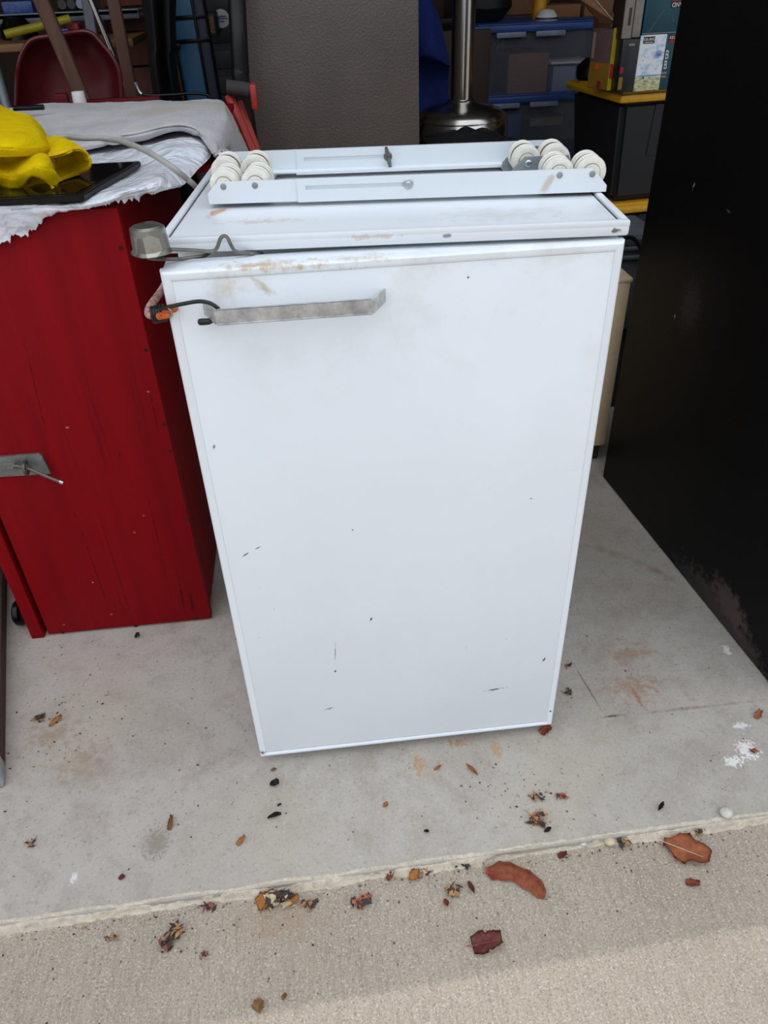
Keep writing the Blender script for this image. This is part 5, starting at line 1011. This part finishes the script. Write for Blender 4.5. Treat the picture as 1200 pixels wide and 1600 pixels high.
# ------------------------------------------------------------------ leaves and litter
def leaf(name, label, cat, p, L, W_, ang_, m, kind='oval', curl=0.3, lift=0.004, group=None, z0=None, stem=True):
    """leaf lying on the concrete: outline, mid-rib, cupped blade"""
    t_ = thing(name, label, cat, (p[0], p[1], p[2] + 0.0008), ang_, group); bm = bmesh.new()
    n = 14; rows_ = []
    sd = (p[0] * 37.7 + p[1] * 91.3)
    for i in range(n + 1):
        s = i / n; x = (s - 0.5) * L
        if kind == 'oval': hw = W_ / 2 * math.sin(PI * min(max(s, 0.03), 0.97)) ** 0.8
        elif kind == 'lobed': hw = W_ / 2 * math.sin(PI * min(max(s, 0.05), 0.95)) ** 0.6 * (1 + 0.2 * math.sin(s * 12 + sd))
        elif kind == 'strip': hw = W_ / 2 * (0.8 + 0.3 * noise.noise((s * 5, sd, 0))) * min(1, 6 * s + 0.3, 6 * (1 - s) + 0.3)
        else: hw = W_ / 2 * (1 - 0.75 * abs(s - 0.35)) * (1 + 0.4 * noise.noise((s * 7, sd, 2)))
        hw *= 1 + 0.22 * noise.noise((s * 9, sd + 5, 0)); rw = []
        bend = curl * (s - 0.5) ** 2 * L * (1.6 if kind == 'strip' else 0.0)
        for k in range(-3, 4):
            q = k / 3
            zz = lift * (0.25 + abs(q) ** 1.5 * 1.0 + 0.5 * noise.noise((s * 4, q * 1.5 + sd, 3))) * (0.5 + s) if kind != 'strip' else lift * (1.2 - abs(q) ** 1.3 + 0.4 * noise.noise((s * 6, q * 2, sd)))
            rw.append(bm.verts.new((x, q * hw + bend, max(zz, 0.0003))))
        rows_.append(rw)
    for A, B_ in zip(rows_, rows_[1:]):
        for k in range(6): bm.faces.new((A[k], A[k + 1], B_[k + 1], B_[k]))
    bmesh.ops.solidify(bm, geom=bm.faces[:], thickness=0.0005)
    obj('blade', bm, m, t_, angle=70)
    if stem:
        mid = [Vector((-0.68 * L, 0.06 * L, 0.001))] + [rw[3].co.copy() if False else Vector(((i / n - 0.5) * L, (curl * (i / n - 0.5) ** 2 * L * 1.6 if kind == 'strip' else 0.0), 0.0012 + lift * 0.35)) for i in range(0, n, 3)]
        obj('rib', tube(bmesh.new(), mid, [0.0009] * 2 + [0.0006] * (len(mid) - 2), 5), 'leaf_pale' if m == 'leaf_brown' else m, t_)
    return t_
ZA = -0.012
def leaf2(label, p, q, W_, m, kind, cat='leaf', name='dry_leaf', **k):
    p, q = Vector(p), Vector(q); d = q - p
    return leaf(name, label, cat, tuple((p + q) / 2), d.length, W_, math.atan2(d.y, d.x), m, kind, **k)
leaf2('long curled rust red leaf lying on the apron below the fridge', (0.3300,-0.2026,-0.0120), (0.4040,-0.2477,-0.0120), 0.036, 'leaf_rust', 'strip', curl=-0.38, lift=0.011)
leaf2('crimson crumpled leaf on the boundary of the bright apron strip', (0.2831,-0.3119,-0.0120), (0.3236,-0.3087,-0.0120), 0.030, 'leaf_crimson', 'torn', lift=0.007)
leaf2('large brown leaf with pale mid-rib on the apron at right', (0.5895,-0.2041,-0.0120), (0.6435,-0.2386,-0.0120), 0.044, 'leaf_brown', 'lobed', lift=0.008)
leaf2('small reddish leaf scrap below the large brown leaf', (0.5967,-0.2646,-0.0120), (0.6145,-0.2705,-0.0120), 0.011, 'leaf_rust', 'torn', stem=False)
leaf2('tan pointed leaf scrap near the bottom edge, left of centre', (-0.0020,-0.3535,-0.0120), (0.0073,-0.3430,-0.0120), 0.017, 'leaf_tan', 'torn', stem=False)
leaf2('tiny tan leaf scrap to the right of the pointed leaf scrap', (0.0316,-0.3445,-0.0120), (0.0381,-0.3408,-0.0120), 0.006, 'leaf_tan', 'torn', stem=False)
leaf2('larger orange leaf piece in the pile under the slab edge', (-0.0032,-0.2219,-0.0120), (0.0235,-0.2126,-0.0120), 0.024, 'leaf_orange', 'torn', stem=False, lift=0.006)
leaf2('second orange leaf piece, right of the larger one under the slab edge', (0.0360,-0.2259,-0.0120), (0.0557,-0.2203,-0.0120), 0.015, 'leaf_orange', 'torn', stem=False, lift=0.006)
leaf2('small round orange leaf beside brown crumbs under the slab edge', (0.2127,-0.2125,-0.0120), (0.2288,-0.2032,-0.0120), 0.015, 'leaf_orange', 'oval', stem=False, lift=0.005)
leaf2('thin red leaf sliver left of the long curled leaf', (0.2945,-0.2247,-0.0120), (0.2998,-0.2437,-0.0120), 0.007, 'leaf_crimson', 'oval', stem=False)
leaf2('short red leaf sliver beside a brown clump left of the curled leaf', (0.2569,-0.2455,-0.0120), (0.2601,-0.2575,-0.0120), 0.007, 'leaf_rust', 'oval', stem=False)
leaf2('rusty leaf scrap touching the slab edge, left of the round orange leaf', (0.1810,-0.2085,-0.0120), (0.1914,-0.1985,-0.0120), 0.009, 'leaf_rust', 'torn', stem=False)
leaf2('rust brown crumpled leaf at the lower right corner of the fridge door', (0.4620,-0.0014,0.0000), (0.4825,0.0090,0.0000), 0.016, 'leaf_rust', 'torn', stem=False, lift=0.006)
leaf2('brown narrow leaf on the slab right below the door', (0.3277,-0.0412,0.0000), (0.3414,-0.0656,0.0000), 0.006, 'leaf_brown', 'oval', stem=False, lift=0.003)
leaf2('small brown leaf sliver left of the narrow leaf below the door', (0.2748,-0.0462,0.0000), (0.2872,-0.0406,0.0000), 0.005, 'leaf_brown', 'oval', stem=False, lift=0.002)
leaf2('black curled bit on the slab below the left door corner', (0.0136,-0.0401,0.0000), (0.0287,-0.0397,0.0000), 0.012, 'leaf_char', 'oval', stem=False, lift=0.006, name='seed_pod', cat='seed pod')
leaf2('long black seed pod on the slab below the curled black bit', (0.0105,-0.0975,0.0000), (0.0318,-0.0939,0.0000), 0.007, 'leaf_char', 'oval', stem=False, lift=0.005, name='seed_pod', cat='seed pod')
leaf2('small brown bit just under the left door corner', (0.0142,-0.0130,0.0000), (0.0235,-0.0130,0.0000), 0.006, 'leaf_tan', 'oval', stem=False, lift=0.003)
leaf2('tiny brown bit between the two black pods', (0.0249,-0.0777,0.0000), (0.0318,-0.0764,0.0000), 0.004, 'leaf_dark', 'oval', stem=False, lift=0.002)
leaf2('tan twisted leaf strip left of the black pods', (-0.1366,-0.0976,0.0000), (-0.1345,-0.0745,0.0000), 0.008, 'leaf_tan', 'torn', stem=False, lift=0.004)
leaf2('orange brown leaf strip on the slab, lower left of the black pods', (-0.0331,-0.1355,0.0000), (-0.0214,-0.1238,0.0000), 0.008, 'leaf_orange', 'torn', stem=False, lift=0.004)
leaf2('red brown square leaf bit on the slab near the edge at left', (-0.2011,-0.1638,0.0000), (-0.1913,-0.1632,0.0000), 0.009, 'leaf_crimson', 'oval', stem=False, lift=0.002)
leaf2('tan wood splinter among crumbs left on the slab', (-0.3683,0.1262,0.0000), (-0.3498,0.1444,0.0000), 0.009, 'leaf_orange', 'oval', stem=False, lift=0.004, name='wood_splinter', cat='splinter')
leaf2('dark lump on the slab in front of the red cabinet', (-0.2531,0.3224,0.0000), (-0.2441,0.3281,0.0000), 0.010, 'leaf_dark', 'oval', stem=False, lift=0.006, name='dirt_lump', cat='dirt')
leaf2('small oval brown leaf bit on the slab below the door centre', (0.1875,-0.1010,0.0000), (0.1952,-0.0943,0.0000), 0.007, 'leaf_brown', 'oval', stem=False, lift=0.002)
leaf2('grey seed near the slab edge below the door centre', (0.2429,-0.1475,0.0000), (0.2500,-0.1515,0.0000), 0.005, 'leaf_char', 'oval', stem=False, lift=0.003, name='seed_pod', cat='seed pod')
leaf2('black curled bit on the slab at right, above the white pebble', (0.5975,-0.1607,0.0000), (0.6093,-0.1515,0.0000), 0.006, 'leaf_char', 'oval', stem=False, lift=0.005, name='seed_pod', cat='seed pod')
leaf2('dark oval seed beside the stringy clump', (0.4189,-0.1722,0.0000), (0.4306,-0.1685,0.0000), 0.007, 'leaf_char', 'oval', stem=False, lift=0.003, name='seed_pod', cat='seed pod')
leaf2('brown leaf bit on the right part of the slab near the black cabinet', (0.8258,-0.0187,0.0000), (0.8412,-0.0046,0.0000), 0.010, 'leaf_brown', 'torn', stem=False, lift=0.004)
leaf2('pinkish leaf scrap left on the rough slab edge', (-0.3310,-0.2082,-0.0120), (-0.3112,-0.2046,-0.0120), 0.012, 'leaf_rust', 'torn', stem=False, lift=0.004)
leaf2('dark red scrap on the grit right of the curled leaf', (0.4313,-0.2058,-0.0120), (0.4453,-0.2036,-0.0120), 0.009, 'leaf_crimson', 'torn', stem=False, lift=0.004)
for lab, p, rr, m in (('round pale pebble lodged at the slab edge', (0.5113,-0.1931,-0.0120), 0.0085, 'leaf_pale'), ('white stone chip on the slab edge above the large brown leaf', (0.6949,-0.1786,0.0000), 0.010, 'leaf_white'), ('white stone chip on the slab edge left of the pale pebble', (0.4730,-0.1892,-0.0120), 0.007, 'leaf_white')):
    bm = bmesh.new(); bmesh.ops.create_icosphere(bm, subdivisions=2, radius=rr)
    for v in bm.verts: v.co *= 1 + 0.18 * noise.noise(v.co * 180 + Vector((rr * 900, 0, 0))); v.co.z *= 0.62
    zmin = min(v.co.z for v in bm.verts)
    for v in bm.verts: v.co.z -= zmin
    o = obj('pebble', bm, m, loc=p, angle=60); tag(o, lab, 'pebble')
def clump(name, label, cat, p, rad, n, ms, group=None, h=0.006):
    t_ = thing(name, label, cat, (p[0], p[1], p[2])); per = {}
    for i in range(n):
        a_ = random.uniform(0, 6.28); rr2 = rad * random.random() ** 0.7; m_ = ms[i % len(ms)]
        bm = per.setdefault(m_, bmesh.new()); c0 = Vector((rr2 * math.cos(a_), rr2 * 0.7 * math.sin(a_), random.uniform(0.0008, h)))
        d = Vector((random.uniform(-1, 1), random.uniform(-1, 1), random.uniform(-0.3, 0.3))).normalized(); l_ = random.uniform(0.2, 0.7) * rad; wv = d.cross(Vector((0, 0, 1))).normalized() * random.uniform(0.06, 0.3) * rad
        q = [c0 - d * l_, c0 + wv, c0 + d * l_, c0 - wv]
        for v_ in q: v_.z = max(v_.z, 0.0003)
        prism(bm, q, (0, 0, 0.0007))
    for m_, bm in per.items(): obj('fragments', bm, m_, t_, smooth=False)['kind'] = 'stuff'
    return t_
clump('leaf_litter', 'heap of grey and brown leaf crumbs between the two orange leaf pieces', 'leaf litter', (0.0271,-0.2185,-0.0120), 0.018, 40, ['leaf_dark', 'leaf_char', 'leaf_pale'], h=0.012)
clump('leaf_litter', 'greenish brown crumb heap at the right end of the orange leaf pile', 'leaf litter', (0.0699,-0.2292,-0.0120), 0.011, 18, ['leaf_dark', 'leaf_tan'])
clump('leaf_litter', 'dark brown crumbled leaf on the apron at left, upper heap', 'leaf litter', (-0.1137,-0.2446,-0.0120), 0.013, 34, ['leaf_dark', 'leaf_dark', 'leaf_tan'], h=0.010)
clump('leaf_litter', 'dark brown crumbled leaf on the apron at left, lower heap', 'leaf litter', (-0.1255,-0.2606,-0.0120), 0.011, 22, ['leaf_dark', 'leaf_dark', 'leaf_crimson'], h=0.008)
clump('leaf_litter', 'small brown crumb heap far left on the apron', 'leaf litter', (-0.1990,-0.2416,-0.0120), 0.008, 14, ['leaf_dark', 'leaf_tan'])
clump('leaf_litter', 'small crumb heap right of the dark crumbled leaf', 'leaf litter', (-0.0728,-0.2785,-0.0120), 0.007, 12, ['leaf_dark', 'leaf_crimson'])
clump('leaf_litter', 'reddish crumbs hanging on the slab edge above the dark crumbled leaf', 'leaf litter', (-0.0711,-0.2152,-0.0120), 0.010, 16, ['leaf_dark', 'leaf_crimson'])
clump('leaf_litter', 'twisted dark and rusty scraps below the slab edge at centre', 'leaf litter', (0.1430,-0.2348,-0.0120), 0.014, 18, ['leaf_char', 'leaf_rust', 'leaf_dark'], h=0.010)
clump('leaf_litter', 'brown crumbs beside the round orange leaf', 'leaf litter', (0.2370,-0.1985,-0.0120), 0.012, 18, ['leaf_dark', 'leaf_tan'])
clump('leaf_litter', 'greenish brown clump left of the thin red sliver', 'leaf litter', (0.2724,-0.2348,-0.0120), 0.011, 22, ['leaf_tan', 'leaf_dark'])
clump('leaf_litter', 'dark crumbs under the slab edge, left of the long curled leaf', 'leaf litter', (0.2911,-0.1996,-0.0120), 0.010, 14, ['leaf_char', 'leaf_dark'])
clump('leaf_litter', 'stringy rust brown clump on the slab near its edge', 'leaf litter', (0.4129,-0.1517,0.0000), 0.016, 30, ['leaf_tan', 'leaf_rust', 'leaf_dark'], h=0.008)
clump('leaf_litter', 'brown crumb pair on the slab above the stringy clump, left heap', 'leaf litter', (0.4272,-0.1146,0.0000), 0.011, 14, ['leaf_dark', 'leaf_tan'])
clump('leaf_litter', 'brown crumbs on the slab above the stringy clump, right heap', 'leaf litter', (0.4644,-0.1183,0.0000), 0.011, 14, ['leaf_dark', 'leaf_rust'])
clump('leaf_litter', 'brown crumbs on the slab right of the fridge door', 'leaf litter', (0.5315,0.0784,0.0000), 0.010, 14, ['leaf_dark', 'leaf_tan'])
clump('leaf_litter', 'rusty bit with dark twig on the slab beside the door edge', 'leaf litter', (0.5498,0.1375,0.0000), 0.008, 10, ['leaf_rust', 'leaf_char'])
clump('leaf_litter', 'dark crumb heap right of the pale pebble', 'leaf litter', (0.5304,-0.1966,-0.0120), 0.012, 24, ['leaf_dark', 'leaf_char', 'leaf_tan'], h=0.009)
clump('leaf_litter', 'brown twig crumbs on the lip above the large brown leaf', 'leaf litter', (0.6471,-0.1932,-0.0120), 0.010, 14, ['leaf_dark', 'leaf_tan'])
clump('leaf_litter', 'brown crumbs on the slab at far right among white paint spots', 'leaf litter', (0.7901,-0.0806,0.0000), 0.008, 14, ['leaf_rust', 'leaf_dark'])
clump('leaf_litter', 'dark brown crumbs left of the wood splinter', 'leaf litter', (-0.3890,0.1441,0.0000), 0.012, 16, ['leaf_dark', 'leaf_tan'])
clump('leaf_litter', 'brown smear of crumbs left on the slab above the slab edge', 'leaf litter', (-0.3399,-0.0943,0.0000), 0.010, 14, ['leaf_tan', 'leaf_dark'])
# fine grit and crumbs strewn over the concrete
bm = bmesh.new(); bm2 = bmesh.new(); bm3 = bmesh.new()
def crumb(b_, x, y, z, s):
    a_ = random.uniform(0, 6.28); d = Vector((math.cos(a_), math.sin(a_), 0)); n = Vector((-d.y, d.x, 0)); k = random.uniform(0.25, 0.9)
    c0 = Vector((x, y, z)); prism(b_, [c0 - d * s, c0 + n * s * k, c0 + d * s * 0.9, c0 - n * s * k * 0.7], (0, 0, s * random.uniform(0.2, 0.6)))
for i in range(900):
    x = random.uniform(-0.5, 0.95)
    if random.random() < 0.55:
        y = random.uniform(-0.17, 0.34)
        if -0.02 < x < 0.5 and y > 0.0: continue
        if x > 0.80: continue
        z = 0.0002
    else:
        y = edge_y(x) - 0.016 - abs(random.gauss(0, 0.06)); z = ZA + 0.0002
    crumb(random.choice((bm, bm, bm2)), x, y, z, random.choice((0.0008, 0.001, 0.0013, 0.002)) * random.uniform(0.7, 1.2))
for i in range(420):                                                  # line of grit caught under the lip
    x = random.uniform(-0.6, 1.0); crumb(random.choice((bm, bm2, bm3)), x, edge_y(x) - 0.010 - abs(random.gauss(0, 0.006)), ZA + 0.0003, random.uniform(0.0008, 0.0022))
for i in range(60):
    x, y = random.gauss(-0.34, 0.05), random.gauss(0.13, 0.06); crumb(random.choice((bm, bm2)), x, y, 0.0002, random.uniform(0.001, 0.0028))
for i in range(50):
    x, y = random.gauss(0.40, 0.05), random.gauss(-0.10, 0.035); crumb(random.choice((bm, bm2)), x, y, 0.0002, random.uniform(0.001, 0.0026))
o = obj('grit', bm, 'leaf_dark', smooth=False); tag(o, 'dark grit scattered over the floor and apron', 'grit', kind='stuff')
o = obj('leaf_crumbs', bm2, 'leaf_tan', smooth=False); tag(o, 'tan leaf crumbs scattered over the floor and apron', 'leaf crumbs', kind='stuff')
o = obj('pale_grit', bm3, 'leaf_pale', smooth=False); tag(o, 'pale stone grit caught along the slab edge', 'grit', kind='stuff')
